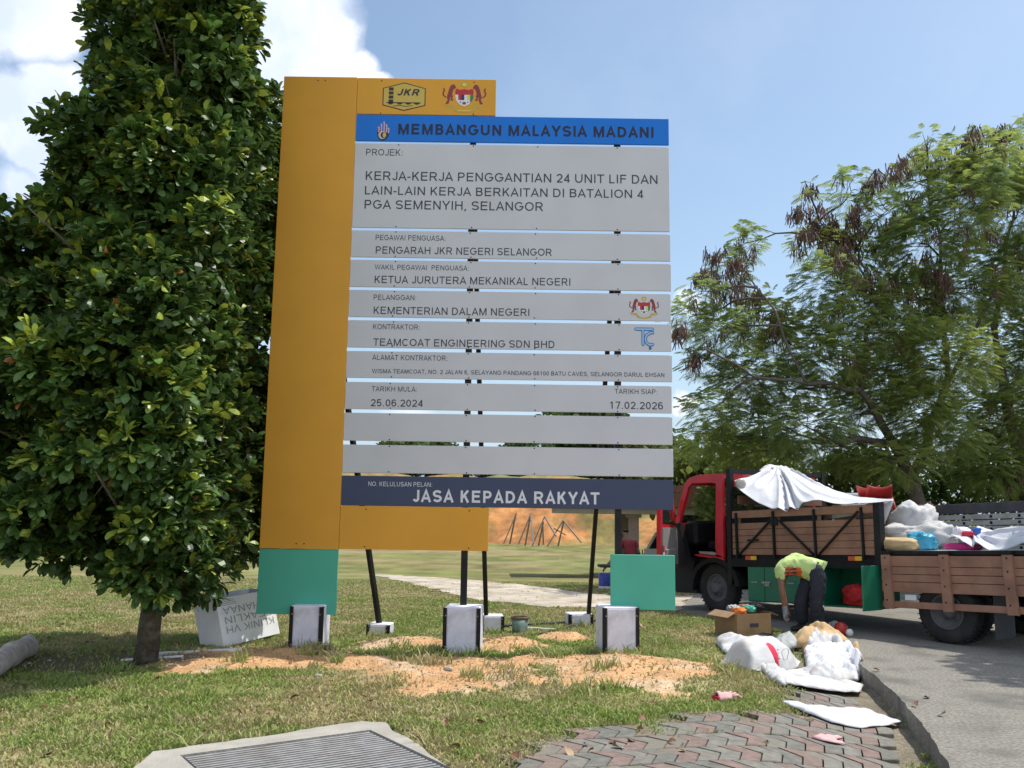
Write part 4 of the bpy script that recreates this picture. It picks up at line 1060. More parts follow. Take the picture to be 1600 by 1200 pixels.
spec2 = [(1590, 330, 60, 60, .9), (1580, 430, 70, 60, 1), (1640, 420, 80, 80, 1), (1590, 260, 40, 46, .6), (1650, 280, 60, 60, .8), (1560, 540, 80, 70, 1), (1640, 560, 80, 80, 1), (1590, 650, 80, 60, 1), (1520, 660, 70, 50, 1), (1660, 680, 80, 60, 1), (1700, 480, 80, 80, .8), (1550, 730, 80, 40, 1), (1640, 760, 80, 40, 1), (1740, 600, 80, 80, .8)]
feathery(base2, l2, [E_(a, b, c, d, Yt + dj(), e) for a, b, c, d, e in spec2], 'feathery_tree', 'feathery leaved tree at the right edge behind the grey slatted truck side', (.17, .25, .085), (.34, .40, .10), 34, .012)

# ---- dense undergrowth behind the truck: three shrubs
for i, (px, py, rx, ry, Y, lb, cA, cB) in enumerate([(1180, 715, 90, 36, 23, 'mid green leafy shrub showing above the truck cab roof', (.16, .22, .06), (.26, .31, .07)), (1345, 730, 95, 40, 22.4, 'dark green shrub behind the tied white tarpaulin', (.10, .16, .045), (.19, .25, .06)), (1520, 735, 120, 44, 22.8, 'dark leafy shrub behind the grey slatted truck side', (.08, .14, .035), (.16, .22, .05))]):
    c = at(px, py, Y); b = Vector((c[0], Y, -.4)); root = empty('leafy_shrub', b, 0, lb, 'shrub')
    n = 8000; k = Y / FPX
    u = rng.normal(0, 1, (n, 3)); u /= np.linalg.norm(u, axis=1)[:, None]
    p = np.array([c[0], Y, (c[2] - .4) / 2 + .2]) + u * (rng.uniform(.35, 1, n)[:, None] ** .5) * np.array([rx * k, 1.1, (c[2] + ry * k + .4) / 2])
    p[:, 2] += .25 * pnoise(p, 1.3, i * 5); kp = (pnoise(p, 1.6, i) > -.5) & (p[:, 2] > -.3); p, u = p[kp], u[kp]
    d = u + rng.normal(0, .7, u.shape); Ln = rng.uniform(.12, .24, len(p))
    V, F = leaves(p - np.array(b), d, Ln, Ln * .5, rng.normal(0, .8, len(p)))
    t = rng.random((len(p), 1)); np_mesh('foliage', V, F, MT['frond'], root, np.repeat((np.array(cA) * (1 - t) + np.array(cB) * t) * rng.uniform(.7, 1.3, (len(p), 1)), 10, 0))
    mb = MB()
    for q in range(9):
        e = p[rng.integers(len(p))] - np.array(b); mb.tube([(e[0] * .2, e[1] * .2, 0), (e[0] * .6, e[1] * .6, e[2] * .5), tuple(e)], [.04, .025, .008], 5)
    mb.build('stems', MT['bark_grey'], root)

# ---- big tree beyond the right edge, shading the road
b3 = Vector((12.25, 10.9, 0)); rt = empty('shade_tree', b3, 0, 'spreading shade tree standing beyond the right end of the truck', 'tree')
mb = MB(); mb.tube([(0, 0, -.1), (-.1, 0, 2.2), (-.5, .1, 4.2), (-.9, .2, 6.5)], [.24, .19, .16, .06], 10)
mb.build('trunk', MT['bark'], rt)
n = 9000; u = rng.normal(0, 1, (n, 3)); u /= np.linalg.norm(u, axis=1)[:, None]
p = np.array([-1.75, .0, 6.9]) + u * (rng.uniform(.1, 1, n)[:, None] ** .45) * np.array([2.6, 1.9, 1.4]); p = p[pnoise(p, 1.1, 2) > -.55]
Ln = rng.uniform(.16, .34, len(p)); V, F = leaves(p, rng.normal(0, 1, p.shape), Ln, Ln * .5, rng.normal(0, 1, len(p)))
np_mesh('crown', V, F, MT['leaf'], rt, np.repeat(jitcol((.05, .09, .02), len(p), .4), 10, 0))

# ---- trees on the skyline behind the sign: one prototype of each kind, then copies
def far_tree(label, seed, h, w, cA, cB, n=2200):
    root = empty('skyline_tree', (0, 0, 0), 0, label, 'tree', 'trees along the skyline')
    cs = [(rng.normal(0, w * .3), rng.normal(0, w * .3), h * rng.uniform(.35, .9), w * rng.uniform(.3, .5)) for _ in range(9)]
    P = []
    for (a, b_, c, r) in cs:
        u = rng.normal(0, 1, (n // 9, 3)); u /= np.linalg.norm(u, axis=1)[:, None]; P.append(np.array([a, b_, c]) + u * r * rng.uniform(.3, 1, (n // 9, 1)) ** .5)
    P = np.concatenate(P); P = P[P[:, 2] > .1]
    Ln = rng.uniform(.35, .7, len(P)); V, F = leaves(P, rng.normal(0, 1, P.shape), Ln, Ln * .55, rng.normal(0, 1, len(P)))
    t = rng.random((len(P), 1)); np_mesh('crown', V, F, MT['frond'], root, np.repeat((np.array(cA) * (1 - t) + np.array(cB) * t), 10, 0))
    mb = MB(); mb.tube([(0, 0, -1), (.1, 0, h * .3), (.0, .1, h * .7)], [.22, .17, .06], 8); mb.build('trunk', MT['bark_grey'], root)
    return root
proto = [far_tree('bushy green tree on the skyline seen between sign boards', 1, 6.5, 3.6, (.05, .10, .03), (.12, .17, .05)), far_tree('bright green tree on the skyline seen between sign boards', 2, 5.6, 3.0, (.09, .14, .03), (.19, .22, .05))]
spots = [(572, 76, 748, 1), (625, 70, 690, 0), (668, 72, 688, 0), (715, 74, 746, 1), (770, 76, 748, 0), (815, 74, 690, 0), (855, 72, 742, 1), (895, 80, 642, 0), (945, 82, 646, 0), (1000, 80, 690, 1), (1040, 84, 688, 0), (500, 76, 720, 0), (380, 74, 740, 1)]
used = [False, False]
for (px, Y, pt, kd) in spots:
    o = proto[kd] if not used[kd] else copy_tree(proto[kd])
    used[kd] = True
    c = at(px, pt, Y); zb = 3.2 if px < 850 else 2.0; o.location = (c[0], Y, zb - .6); s = max(.5, (c[2] - zb + .6) / (6.3 if kd == 0 else 5.4)); o.scale = (max(s, .8), max(s, .8), s); o.rotation_euler.z = float(rng.uniform(0, 6))
nb_ = copy_tree(proto[1]); c = at(1072, 700, 30); nb_.location = (c[0], 30, -.5); s = (c[2] + .5) / 5.6; nb_.scale = (s, s, s)
nb_.name = 'round_tree'; nb_['label'] = 'bright green round tree between the signboard and the truck cab'; del nb_['group']
# ------------------------------------------------------------------ lorry (x forward, y to its left, near side at y = 0)
TO = Vector((5.595, 11.802, 0.0)); TYAW = math.atan2(3.311, -2.227); TW_ = 2.45; WBASE = 3.985
truck = empty('lorry', TO, TYAW, 'red cab lorry with brown plank sides, its rear side flap dropped and cab door open', 'lorry')
_h = np.array([math.cos(TYAW), math.sin(TYAW), 0]); _l = np.array([-math.sin(TYAW), math.cos(TYAW), 0])
def BX(v): return (v[0], v[1], 1.03 - .045 * v[0] + v[2])
def TWp(x, y, zb):
    v = BX((x, y, zb)); return Vector(np.array(TO) + _h * v[0] + _l * v[1] + np.array([0, 0, v[2]]))
def side(px, py, off=0.0):
    """local (x, y, zb) of a pixel on the plane y = off"""
    d = ray(px, py); n = _l; o = np.array(TO)
    t = ((o + n * off - CAM) @ n) / (d @ n); P = CAM + d * t - o; x = P @ _h
    return (x, off, P[2] - (1.03 - .045 * x))
def tp(mb, name, mats, parent=truck, body=True): return mb.build(name, mats, parent, xf=BX if body else None)
W = TW_
# cab
mb = MB()
mb.prism([(3.75, 1.34), (3.75, 1.42), (4.32, 1.435), (4.50, 1.40), (4.60, 1.30), (4.53, 1.28), (4.46, 1.345), (4.30, 1.37)], 1, -W + .12, -.06)
for y0, y1 in ((-.06, 0), (-W + .06, -W + .12)):
    mb.prism([(3.75, .05), (3.90, .10), (3.93, .20), (3.89, 1.26), (3.98, 1.285), (4.44, 1.30), (4.53, 1.24), (4.76, .64), (4.87, .64), (4.62, 1.30), (4.50, 1.40), (4.32, 1.435), (3.75, 1.42)], 1, y0, y1)
mb.prism([(3.75, -.02), (3.90, -.01), (4.10, .045), (4.36, .07), (4.42, .10), (4.30, .105), (3.98, .075), (3.90, .06), (3.75, .048)], 1, -.055, -.002)
mb.box((3.77, -W / 2, .30), (.04, W - .26, .62)); mb.box((3.77, -W / 2, 1.28), (.04, W - .26, .12))
mb.box((4.86, -W / 2, .18), (.07, W - .12, .92)); mb.box((4.30, -W + .09, .22), (1.05, .05, .80))
cab = tp(mb, 'cab', [MT['red']])
mb = MB(); mb.prism([(3.93, .085), (4.28, .115), (4.30, .15), (4.02, .14), (3.935, .125)], 1, -.055, .004); tp(mb, 'sill_trim', [MT['chrome']], cab)
mb = MB(); mb.box((3.775, -W / 2, .92), (.012, W - .5, .58)); tp(mb, 'rear_window', [MT['clear']], cab)
mb = MB(); mb.prism([(3.93, .62), (3.91, 1.25), (4.44, 1.27), (4.52, 1.22), (4.74, .62)], 1, -W + .083, -W + .09); tp(mb, 'window', [MT['clear']], cab)
mb = MB(); mb.prism([(3.93, 1.12), (3.91, 1.255), (4.44, 1.275), (4.52, 1.225), (4.56, 1.12)], 1, -W + .093, -W + .097); tp(mb, 'sun_strip', [MT['greenstrip']], cab)
mb = MB(); mb.add([(4.83, -.06, .65), (4.83, -W + .06, .65), (4.59, -W + .06, 1.30), (4.59, -.06, 1.30)], [(0, 1, 2, 3)]); tp(mb, 'windscreen', [MT['clear']], cab)
mb = MB(); mb.box((4.66, -W / 2, .46), (.30, W - .30, .42), 0, None, .05); mb.box((4.3, -W + .16, .22), (1.0, .06, .72)); mb.box((4.3, -W / 2, -.02), (1.0, W - .26, .08)); mb.box((4.79, -W / 2, .08), (.05, W - .14, .72))
tp(mb, 'dashboard', [MT['black']], cab)
for y in (-.55, -W + .55):
    mb = MB(); mb.box((4.12, y, .24), (.52, .56, .16), 0, None, .05); mb.box((3.90, y, .50), (.14, .54, .50), 0, None, .05); tp(mb, 'seat', [MT['black']], cab)
mb = MB(); mb.lathe([(.20, -.014), (.215, 0), (.20, .014), (.185, 0), (.20, -.014)], (0, 0, 0), 20)
st_ = mb.build('steering_wheel', [MT['black']], cab); st_.location = BX((4.42, -W + .55, .72)); st_.rotation_euler = (0, R(-55), 0)
mb = MB()   # wheel arch and lower corner
arc = [(WBASE + .56 * math.cos(t), -.45 + .50 * math.sin(t)) for t in np.linspace(math.pi * .97, .03, 14)]
arc2 = [(WBASE + .47 * math.cos(t), -.45 + .42 * math.sin(t)) for t in np.linspace(.03, math.pi * .97, 14)]
mb.prism(arc + arc2, 1, -.34, .0)
mb.prism([(4.47, -.50), (4.90, -.50), (4.92, .10), (4.87, .63), (4.78, .63), (4.60, .06), (4.42, -.02), (4.47, -.2)], 1, -.12, -.01)
mb.box((4.62, -.12, -.52), (.5, .22, .05)); mb.box((4.92, -W / 2, -.40), (.12, W - .1, .26), 0, None, .03)
mb.box((3.68, -.2, -.15), (.10, .3, .34))
tp(mb, 'mudguard', [MT['black']], truck)
# door, swung open
hg = BX((4.80, .02, 0)); da = R(180 - 58 * -1)
dr = empty('door', (4.80, .03, 1.03 - .045 * 4.8), 0); dr.parent = truck; dr.rotation_euler = (0, 0, R(58) * -1)
# closed it would run backwards (-x); opened it turns about the hinge toward +y
mb = MB(); mb.prism([(0, -.12), (-.92, -.10), (-.90, .62), (-.88, 1.27), (-.36, 1.29), (-.26, 1.24), (-.08, .66), (-.17, .66), (-.31, 1.18), (-.38, 1.22), (-.80, 1.21), (-.80, .62), (-.10, .60)], 1, -.02, .05)
mb.build('door_shell', [MT['red']], dr)
mb = MB(); mb.prism([(-.05, -.06), (-.86, -.05), (-.84, .56), (-.10, .56)], 1, -.045, -.02); mb.box((-.5, -.06, .12), (.5, .04, .18), 0, None, .02); mb.build('door_trim', [MT['chrome']], dr)
mb = MB(); mb.prism([(-.17, .66), (-.31, 1.18), (-.38, 1.22), (-.80, 1.21), (-.80, .62)], 1, .01, .016); mb.build('window', [MT['clear']], dr)
mb = MB(); mb.box((-.84, -.05, .22), (.07, .012, .11), 0, None, .01); mb.box((-.84, -.05, .08), (.07, .012, .16), 1, None, .01); mb.build('door_reflector', [MT['sack_red'], MT['white']], dr)
dr.rotation_euler = (0, 0, R(-62))
# mirror
mb = MB(); mb.tube([(4.72, .0, 1.18), (4.86, .16, 1.14), (4.88, .18, .62), (4.80, .01, .55)], .012, 6); mb.box((4.885, .19, .90), (.05, .15, .32), 0, None, .02); tp(mb, 'mirror', [MT['black']], truck)
# headboard frame
mb = MB()
for y in (-.04, -W + .04): mb.box((3.62, y, .56), (.085, .085, 1.86))
mb.box((3.62, -W / 2, 1.45), (.07, W - .17, .07)); mb.box((3.62, -W / 2, .62), (.05, W - .17, .28)); mb.box((3.62, -W / 2, 1.05), (.05, W - .17, .05)); mb.box((3.62, -W / 2, .25), (.05, W - .17, .30))
tp(mb, 'headboard', [MT['steel']])
mb = MB(); mb.box((3.55, -W / 2, .98), (.03, W - .3, .14)); mb.box((3.55, -W * .75, .84), (.03, W * .3, .08)); tp(mb, 'headboard_plank', [MT['wood']])
mb = MB(); mb.lathe([(.001, -.05), (.06, -.045), (.085, -.01), (.085, .03), (.06, .05), (.001, .055)], (0, 0, 0), 18, 0); lo = mb.build('work_lamp', [MT['lamp']], truck); lo.location = BX((3.48, -.14, 1.24)); lo.rotation_euler = (0, 0, R(150))
# deck and chassis
mb = MB(); mb.box((.78, -W / 2, .045), (5.72, W - .06, .09)); mb.box((.78, -.025, -.03), (5.72, .05, .13)); mb.box((.78, -W + .03, -.03), (5.72, .05, .13)); tp(mb, 'deck', [MT['black']])
mb = MB()
for y in (-.72, -W + .72): mb.box((1.3, y, -.22), (6.6, .09, .22))
for x in np.linspace(-1.8, 3.2, 6): mb.box((x, -W / 2, -.06), (.10, W - .2, .10))
mb.box((2.3, -W / 2, -.42), (1.0, .5, .4), 0, None, .05)
tp(mb, 'chassis', [MT['black']])
mb = MB(); mb.tube([(0, -W + .3, .40), (0, -.3, .40)], .07, 10); mb.ball((0, -W / 2, .40), (.2, .18, .2)); mb.tube([(WBASE, -W + .3, .40), (WBASE, -.3, .40)], .05, 10)
for y in (-.62, -W + .62):
    for xc in (0, WBASE):
        for q in range(4): mb.box((xc, y, .50 + .018 * q), (1.3 - .25 * q, .07, .016))
mb.build('axle', [MT['black']], truck)
# wheels
def wheel(x, y, dual=False):
    o = empty('wheel', (x, y, .405)); o.parent = truck
    for k in range(2 if dual else 1):
        yy = -.25 * k; mb = MB()
        mb.lathe([(.22, -.20), (.30, -.215), (.365, -.205), (.395, -.185), (.405, -.15), (.402, -.11), (.405, -.07), (.395, -.035), (.365, -.012), (.30, .0), (.235, -.012), (.22, -.03)], (0, yy, 0), 40, 1)
        for q in range(40):
            a = 2 * math.pi * q / 40
            mb.box((.404 * math.cos(a), yy - .11, .404 * math.sin(a)), (.02, .17, .012), 0, Matrix.Rotation(-a, 3, 'Y'))
        mb.build('tyre', [MT['rubber']], o)
    mb = MB(); dz = -.10 if dual else -.03
    mb.lathe([(.225, -.02), (.215, -.012), (.205, -.05), (.18, -.06), (.15, dz - .02), (.085, dz + .0), (.08, dz + .05), (.05, dz + .06), (.001, dz + .06)], (0, 0, 0), 32, 1)
    for q in range(6):
        a = 2 * math.pi * q / 6; mb.lathe([(.016, 0), (.016, .03), (.001, .032)], (.115 * math.cos(a), dz - .01, .115 * math.sin(a)), 6, 1)
    mb.build('rim', [MT['rim']], o); return o
wheel(WBASE, -.06); wheel(0, -.03, True)
for x, d in ((WBASE, 0), (0, 1)):
    o = wheel(x, -W + (.06 if not d else .03), bool(d)); o.rotation_euler.z = math.pi
for x in (-.62,):
    mb = MB(); mb.box((x, -.28, .42), (.012, .46, .58)); mb.build('mudflap', [mat('grey_flap', (.05, .05, .055), .8, .2, 6)], truck)
# fixed side boards of the front half
def planks(mb, x0, x1, zs_, y0, t=.03, mi=0):
    for a, b in zs_: mb.box(((x0 + x1) / 2, y0 - t / 2, (a + b) / 2), (x1 - x0, t, b - a), mi, None, .004)
mb = MB(); zl = np.linspace(.09, .595, 6)
planks(mb, .97, 3.56, [(a + .003, b - .003) for a, b in zip(zl[:-1], zl[1:])], -.012); planks(mb, .97, 3.56, [(.675, .79)], -.008, .045)
for x in (3.45, 2.72, 2.66, 1.90): mb.box((x, -.055, .64), (.05, .03, .14))
sb = tp(mb, 'side_board', [MT['wood']])
mb = MB()
for x in (3.44, 2.69, 1.93, 1.13): mb.bar((x, .006, .04), (x + .02, .006, .76), .055, .025)
for a, b in (((3.40, .10), (2.76, .62)), ((2.60, .62), (1.98, .10)), ((1.88, .10), (1.20, .70))): mb.bar((a[0], .008, a[1]), (b[0], .008, b[1]), .045, .022)
mb.box((3.12, .01, .32), (.22, .02, .03)); mb.box((2.69, .012, .60), (.13, .02, .12))
tp(mb, 'brace_frame', [MT['steel']], sb)
mb = MB(); mb.box((.915, -.05, .38), (.10, .11, .88)); tp(mb, 'end_post', [MT['steel']])
for x in (3.17, 1.28):
    mb = MB(); mb.box((x + .055, .004, .045), (.11, .012, .06), 0); mb.box((x - .055, .004, .045), (.11, .012, .06), 1); tp(mb, 'side_reflector', [MT['refl_red'], MT['refl_yel']])
# dropped side flap
mb = MB(); zl = [.085, -.06, -.16, -.26, -.395]
planks(mb, -2.05, .85, [(b + .003, a - .003) for a, b in zip(zl[:-1], zl[1:])], .045); planks(mb, -2.05, .85, [(-.60, -.515)], .045)
for x in (.76, -.07, -.88, -1.75):
    mb.prism([(x - .06, .10), (x + .06, .10), (x + .03, -.615), (x - .10, -.615)], 1, .045, .085)
    for z in (.06, -.1, -.3, -.5): mb.ball((x + .02 * z, .087, z), (.012, .006, .012), 1, 6, 4)
df = tp(mb, 'side_flap', [MT['wood'], MT['steel']])
mb = MB()
for x in (.76, -.07, -.88, -1.75): mb.box((x, .055, .125), (.13, .07, .04))
mb.box((-.6, .0, .125), (2.9, .05, .05)); tp(mb, 'hinge_rail', [MT['steel']], df)
mb = MB(); mb.box((.45, .012, -.46), (.16, .01, .07)); tp(mb, 'white_tag', [MT['white']], df)
# far side boards
mb = MB(); planks(mb, -2.05, 1.55, [(.69, .84)], -W + .03, .035, 1); zl = np.linspace(.12, .68, 7); planks(mb, -2.05, 1.55, [(a + .008, b - .008) for a, b in zip(zl[:-1], zl[1:])], -W + .02, .025, 0)
for x in np.arange(-1.9, 1.5, .42):
    mb.box((x, -W - .03, .46), (.06, .04, .72), 1)
    for z in (zl[:-1] + zl[1:]) / 2: mb.box((x, -W + .024, z), (.035, .012, .04), 2)
planks(mb, 1.55, 3.56, [(.10, .26), (.27, .42), (.44, .58), (.68, .86)], -W + .02, .035, 3)
for x in (1.6, 2.3, 3.0): mb.box((x, -W + .03, .5), (.06, .04, .80), 3)
tp(mb, 'side_board', [MT['slat'], MT['slat_dark'], MT['steel'], MT['wood']])['label'] = 'grey slatted far side board with dark top plank'
mb = MB(); planks(mb, -.04 - W, -.04, [(.10, .26), (.28, .44), (.46, .62)], .0); 
mb2 = MB(); mb2.box((-2.06, -W / 2, .40), (.04, W - .1, .62)); tp(mb2, 'tailboard', [MT['wood']])
# tool cabinets
mb = MB(); mb.box((2.92, -.24, -.345), (.70, .44, .57), 0, None, .01); mb.box((2.21, -.24, -.345), (.68, .44, .57), 0, None, .01)
for x in (2.92, 2.21):
    for s in (-.17, .17): mb.box((x + s, -.015, -.345), (.325, .012, .53), 0, None, .004)
tb = tp(mb, 'tool_cabinet', [MT['toolbox']])
mb = MB()
for x in (2.92, 2.21): mb.box((x - .03, .0, -.33), (.16, .01, .03)); mb.box((x - .05, .0, -.37), (.09, .01, .03)); mb.box((x + .2, .0, -.33), (.12, .01, .018))
tp(mb, 'worn_latch', [MT['chrome']], tb)
mb = MB(); x0, x1, z0, z1 = .93, 1.84, -.63, -.06
mb.box(((x0 + x1) / 2, -.24, z0), (x1 - x0, .46, .025)); mb.box(((x0 + x1) / 2, -.24, z1), (x1 - x0, .46, .025)); mb.box(((x0 + x1) / 2, -.46, (z0 + z1) / 2), (x1 - x0, .02, z1 - z0 - .026)); mb.box((x1, -.24, (z0 + z1) / 2), (.02, .46, z1 - z0 - .026)); mb.box((x0, -.24, (z0 + z1) / 2), (.02, .46, z1 - z0 - .026))
tb2 = tp(mb, 'tool_cabinet', [MT['toolbox']]); tb2['label'] = 'open green tool cabinet'
mb = MB(); mb.box((.90, .20, -.345), (.022, .42, .60), 0, None, .006); mb.box((.915, .20, -.345), (.012, .30, .48), 0, None, .004)
for z in (-.16, -.52): mb.box((.925, .30, z), (.012, .10, .02), 1)
tp(mb, 'cabinet_door', [MT['toolbox'], MT['steel']], tb2)
mb = MB(); mb.box((1.84, .19, -.345), (.012, .36, .52)); tp(mb, 'cabinet_door', [MT['toolbox']], tb2)

# ---- cloth and sacks
def noise_grid_obj(name, rows, m, label, cat, nu=40, nv=24, amp=.03, fs=3.0, seed=0, extra=None, thick=.004, group=None, ridge=None):
    """rows: list of polylines of world points (all the same length) -> smooth crumpled sheet"""
    Rw = np.array(rows, float); nr, nc = Rw.shape[:2]
    u = np.linspace(0, nc - 1, nu); v = np.linspace(0, nr - 1, nv)
    def cr(A, t):
        i = np.clip(np.floor(t).astype(int), 0, len(A) - 2); f = t - i
        p1 = A[i]; p2 = A[i + 1]; p0 = A[np.maximum(i - 1, 0)]; p3 = A[np.minimum(i + 2, len(A) - 1)]
        f = f.reshape((-1,) + (1,) * (A.ndim - 1))
        c = .5 * ((2 * p1) + (-p0 + p2) * f + (2 * p0 - 5 * p1 + 4 * p2 - p3) * f ** 2 + (-p0 + 3 * p1 - 3 * p2 + p3) * f ** 3)
        return .25 * c + .75 * (p1 + (p2 - p1) * f)
    A = cr(Rw, v); A = np.swapaxes(cr(np.swapaxes(A, 0, 1), u), 0, 1)
    P = A.reshape(-1, 3)
    q = np.array([1 - 2 * abs(mnoise.noise(Vector((p[0] * fs + seed, p[1] * fs * .6, p[2] * fs)))) for p in P]); q2 = np.array([mnoise.noise(Vector((p[0] * fs * 2.7 + seed, p[1] * fs * 2.7, p[2] * fs * 2.7))) for p in P])
    ed = np.minimum(np.minimum(np.arange(nu)[None, :], nu - 1 - np.arange(nu)[None, :]) / nu, 9).repeat(nv, 0)
    P = P + np.stack([q2 * .4, q2 * .4, q], 1) * amp
    if ridge is not None:
        uu, vv_ = np.meshgrid(u, v); du, dv = (uu - ridge[0]).ravel(), (vv_ - ridge[1]).ravel() * 2.2; an = np.arctan2(dv, du); ds = np.hypot(du, dv)
        wob = np.array([mnoise.noise(Vector((a_ * 1.7 + seed, 0.3, s_ * .12))) for a_, s_ in zip(an, ds)])
        fold = (np.abs(((an * ridge[2] / np.pi + 1.3 * wob) % 1) - .5) * 2 - .5) * (.35 + 1.3 * np.abs(np.sin(an * 2.3 + 1)))
        P = P + np.outer(fold * np.clip(ds / 1.2, 0, 1) * np.clip(1.6 - ds / 5.0, .25, 1), _l * .06 + np.array([0, 0, .075]))
    idx = np.arange(nu * nv).reshape(nv, nu)
    F = np.stack([idx[:-1, :-1], idx[:-1, 1:], idx[1:, 1:], idx[1:, :-1]], -1).reshape(-1, 4)
    c = P.mean(0); 
    if extra is not None:
        b = len(P); ev, ef = extra; P = np.concatenate([P, np.array(ev)]); F = np.concatenate([F, np.array(ef) + b])
    o = np_mesh(name, P - c, F, m, smooth=True, loc=c)
    md = o.modifiers.new('thickness', 'SOLIDIFY'); md.thickness = thick; md.offset = 0
    return tag(o, label, cat, group)
def S(px, py, off): return tuple(TWp(*side(px, py, off)))
near = [(1147, 757, -.06), (1162, 770, -.06), (1185, 786, -.04), (1206, 796, .03), (1226, 797, .035), (1248, 792, .035), (1272, 786, .04), (1302, 788, .04), (1340, 787, .04), (1368, 785, .03), (1394, 784, -.10)]
mid = [(1149, 756, -.10), (1170, 756, -.35), (1190, 755, -.5), (1207, 757, -.55), (1226, 762, -.55), (1248, 768, -.5), (1272, 773, -.45), (1302, 778, -.40), (1340, 782, -.35), (1368, 783.5, -.3), (1394, 783.5, -.25)]
rid = [(1152, 754, -.16), (1172, 746, -.7), (1190, 737, -1.0), (1206, 729, -1.15), (1222, 728.5, -1.2), (1246, 739, -1.15), (1270, 753, -1.05), (1298, 768, -.95), (1332, 777.5, -.85), (1366, 782, -.7), (1396, 783, -.5)]
far = [(1154, 757, -.3), (1182, 752, -1.2), (1205, 748, -1.7), (1224, 745, -1.9), (1242, 748, -2.0), (1262, 756, -2.0), (1285, 766, -1.9), (1308, 775, -1.8), (1340, 782, -1.6), (1372, 786, -1.3), (1398, 786, -1.0)]
ex_v = [S(1371, 785, -.20), S(1396, 783, -.24), S(1388, 805, -.24), S(1377, 832, -.2), S(1366, 800, -.12), S(1300, 789, -.12), S(1366, 786, -.12), S(1300, 811, -.10)]
noise_grid_obj('tarpaulin', [[S(*p) for p in r] for r in (near, mid, rid, far)], MT['tarp'], 'white tarpaulin draped in a peak over the load behind the red cab', 'tarpaulin', 96, 60, .018, 2.2, 4, ridge=(3.6, 2.0, 4.5), extra=(ex_v, [(0, 1, 2, 3), (5, 6, 4, 7)]))

def blob_sack(name, c, dims, yaw, m, label, cat, seed=0, amp=.16, pinch=.55, tilt=0.0, group=None, fs=2.2, extra_m=None):
    n, k = 36, 22; V = []
    for i in range(k + 1):
        t = -math.pi / 2 + math.pi * i / k
        for j in range(n):
            a = 2 * math.pi * j / n
            sx = lambda w, e: math.copysign(abs(w) ** e, w)
            x = sx(math.cos(t), pinch) * sx(math.cos(a), pinch); y = sx(math.cos(t), pinch) * sx(math.sin(a), pinch); z = sx(math.sin(t), .8)
            q = 1 + amp * mnoise.noise(Vector((x * fs + seed, y * fs, z * fs))) + amp * .55 * (1 - 2 * abs(mnoise.noise(Vector((x * fs * 2 + seed, y * fs * 2, z * 4)))))
            zz_ = z * q; zz_ = max(zz_, -.82)
            V.append((x * q * dims[0] / 2, y * q * dims[1] / 2, (zz_ + .82) * dims[2] / 1.82))
    F = [(i * n + j, i * n + (j + 1) % n, (i + 1) * n + (j + 1) % n, (i + 1) * n + j) for i in range(k) for j in range(n)]
    rot = Matrix.Rotation(yaw, 3, 'Z') @ Matrix.Rotation(tilt, 3, 'Y'); V = [rot @ Vector(v) for v in V]
    mb = MB(); mb.add(V, F, 0, True); o = mb.build(name, m, None, Vector(c)); return tag(o, label, cat, group)
def on_bed(px, py, off): return TWp(*side(px, py, off))
def bed(px, off, dz=.0):
    x = side(px, 850, off)[0]; return TWp(x, off, .092 + dz)
mb = MB(); 
shv = [S(1380, 857, -.10), S(1600, 857, -.10), S(1640, 857, -.10)]
x0 = side(1385, 855, -.05)[0]
mb.box((0, 0, 0), (2.75, 1.2, .05), 0, None, .01); ms = mb.build('metal_sheet', [MT['silver']], None); ms.location = TWp(x0 - 1.42, -.66, .125); ms.rotation_euler = (0, R(2.6), TYAW); tag(ms, 'flat silver sheet lying along the open lorry deck', 'sheet')
def deck(px, off, dz=.155):
    x = side(px, 850, off)[0]; return TWp(x, off, dz)
blob_sack('cement_sack', deck(1406, -.28), (.62, .42, .17), TYAW, MT['tan'], 'tan woven sack lying behind the end post on the deck', 'sack', 3, .10, .5)
blob_sack('white_sack', deck(1412, -.75), (.70, .5, .34), TYAW + .2, MT['sack'], 'bulging white sack behind the tan sack on the deck', 'sack', 8, .25, .7)
blob_sack('white_sack', deck(1432, -1.05), (.62, .5, .62), TYAW - .2, MT['sack'], 'tallest white sack with tied ears on the deck', 'sack', 15, .32, .8, fs=1.6)
blob_sack('white_sack', deck(1452, -.75), (.75, .45, .34), TYAW + .1, MT['sack'], 'slumped white sack sloping down beside the blue bag', 'sack', 27, .25, .8, .22)
blob_sack('blue_bag', deck(1440, -.36), (.36, .22, .22), TYAW, MT['bluebag'], 'light blue plastic bag between the tan and white sacks', 'bag', 5, .3, .8)
# magenta tray with rubbish under a white sheet
c = deck(1505, -.35); blob_sack('magenta_tray', c, (.42, .3, .09), TYAW, MT['magenta'], 'magenta plastic tray under the edge of the white sheet', 'tray', 9, .05, .4)
r0_ = [(1488, 838, -.30), (1505, 851, -.16), (1530, 855, -.13), (1560, 853, -.12), (1600, 850, -.12), (1650, 850, -.12)]
r1_ = [(1492, 832, -.40), (1510, 834, -.5), (1530, 838, -.55), (1555, 842, -.5), (1600, 836, -.5), (1650, 836, -.5)]
r2_ = [(1497, 829, -.5), (1515, 829, -.8), (1535, 832, -.9), (1560, 832, -.9), (1600, 827, -.9), (1650, 826, -.9)]
r3_ = [(1500, 833, -.6), (1518, 836, -1.1), (1540, 838, -1.2), (1562, 838, -1.2), (1600, 832, -1.3), (1650, 830, -1.3)]
noise_grid_obj('white_sheet', [[S(*p) for p in r] for r in (r0_, r1_, r2_, r3_)], MT['tarp'], 'crumpled white sheet over the magenta tray at the rear of the deck', 'sheet', 60, 34, .03, 3.2, 11, ridge=(1.6, 1.2, 4))
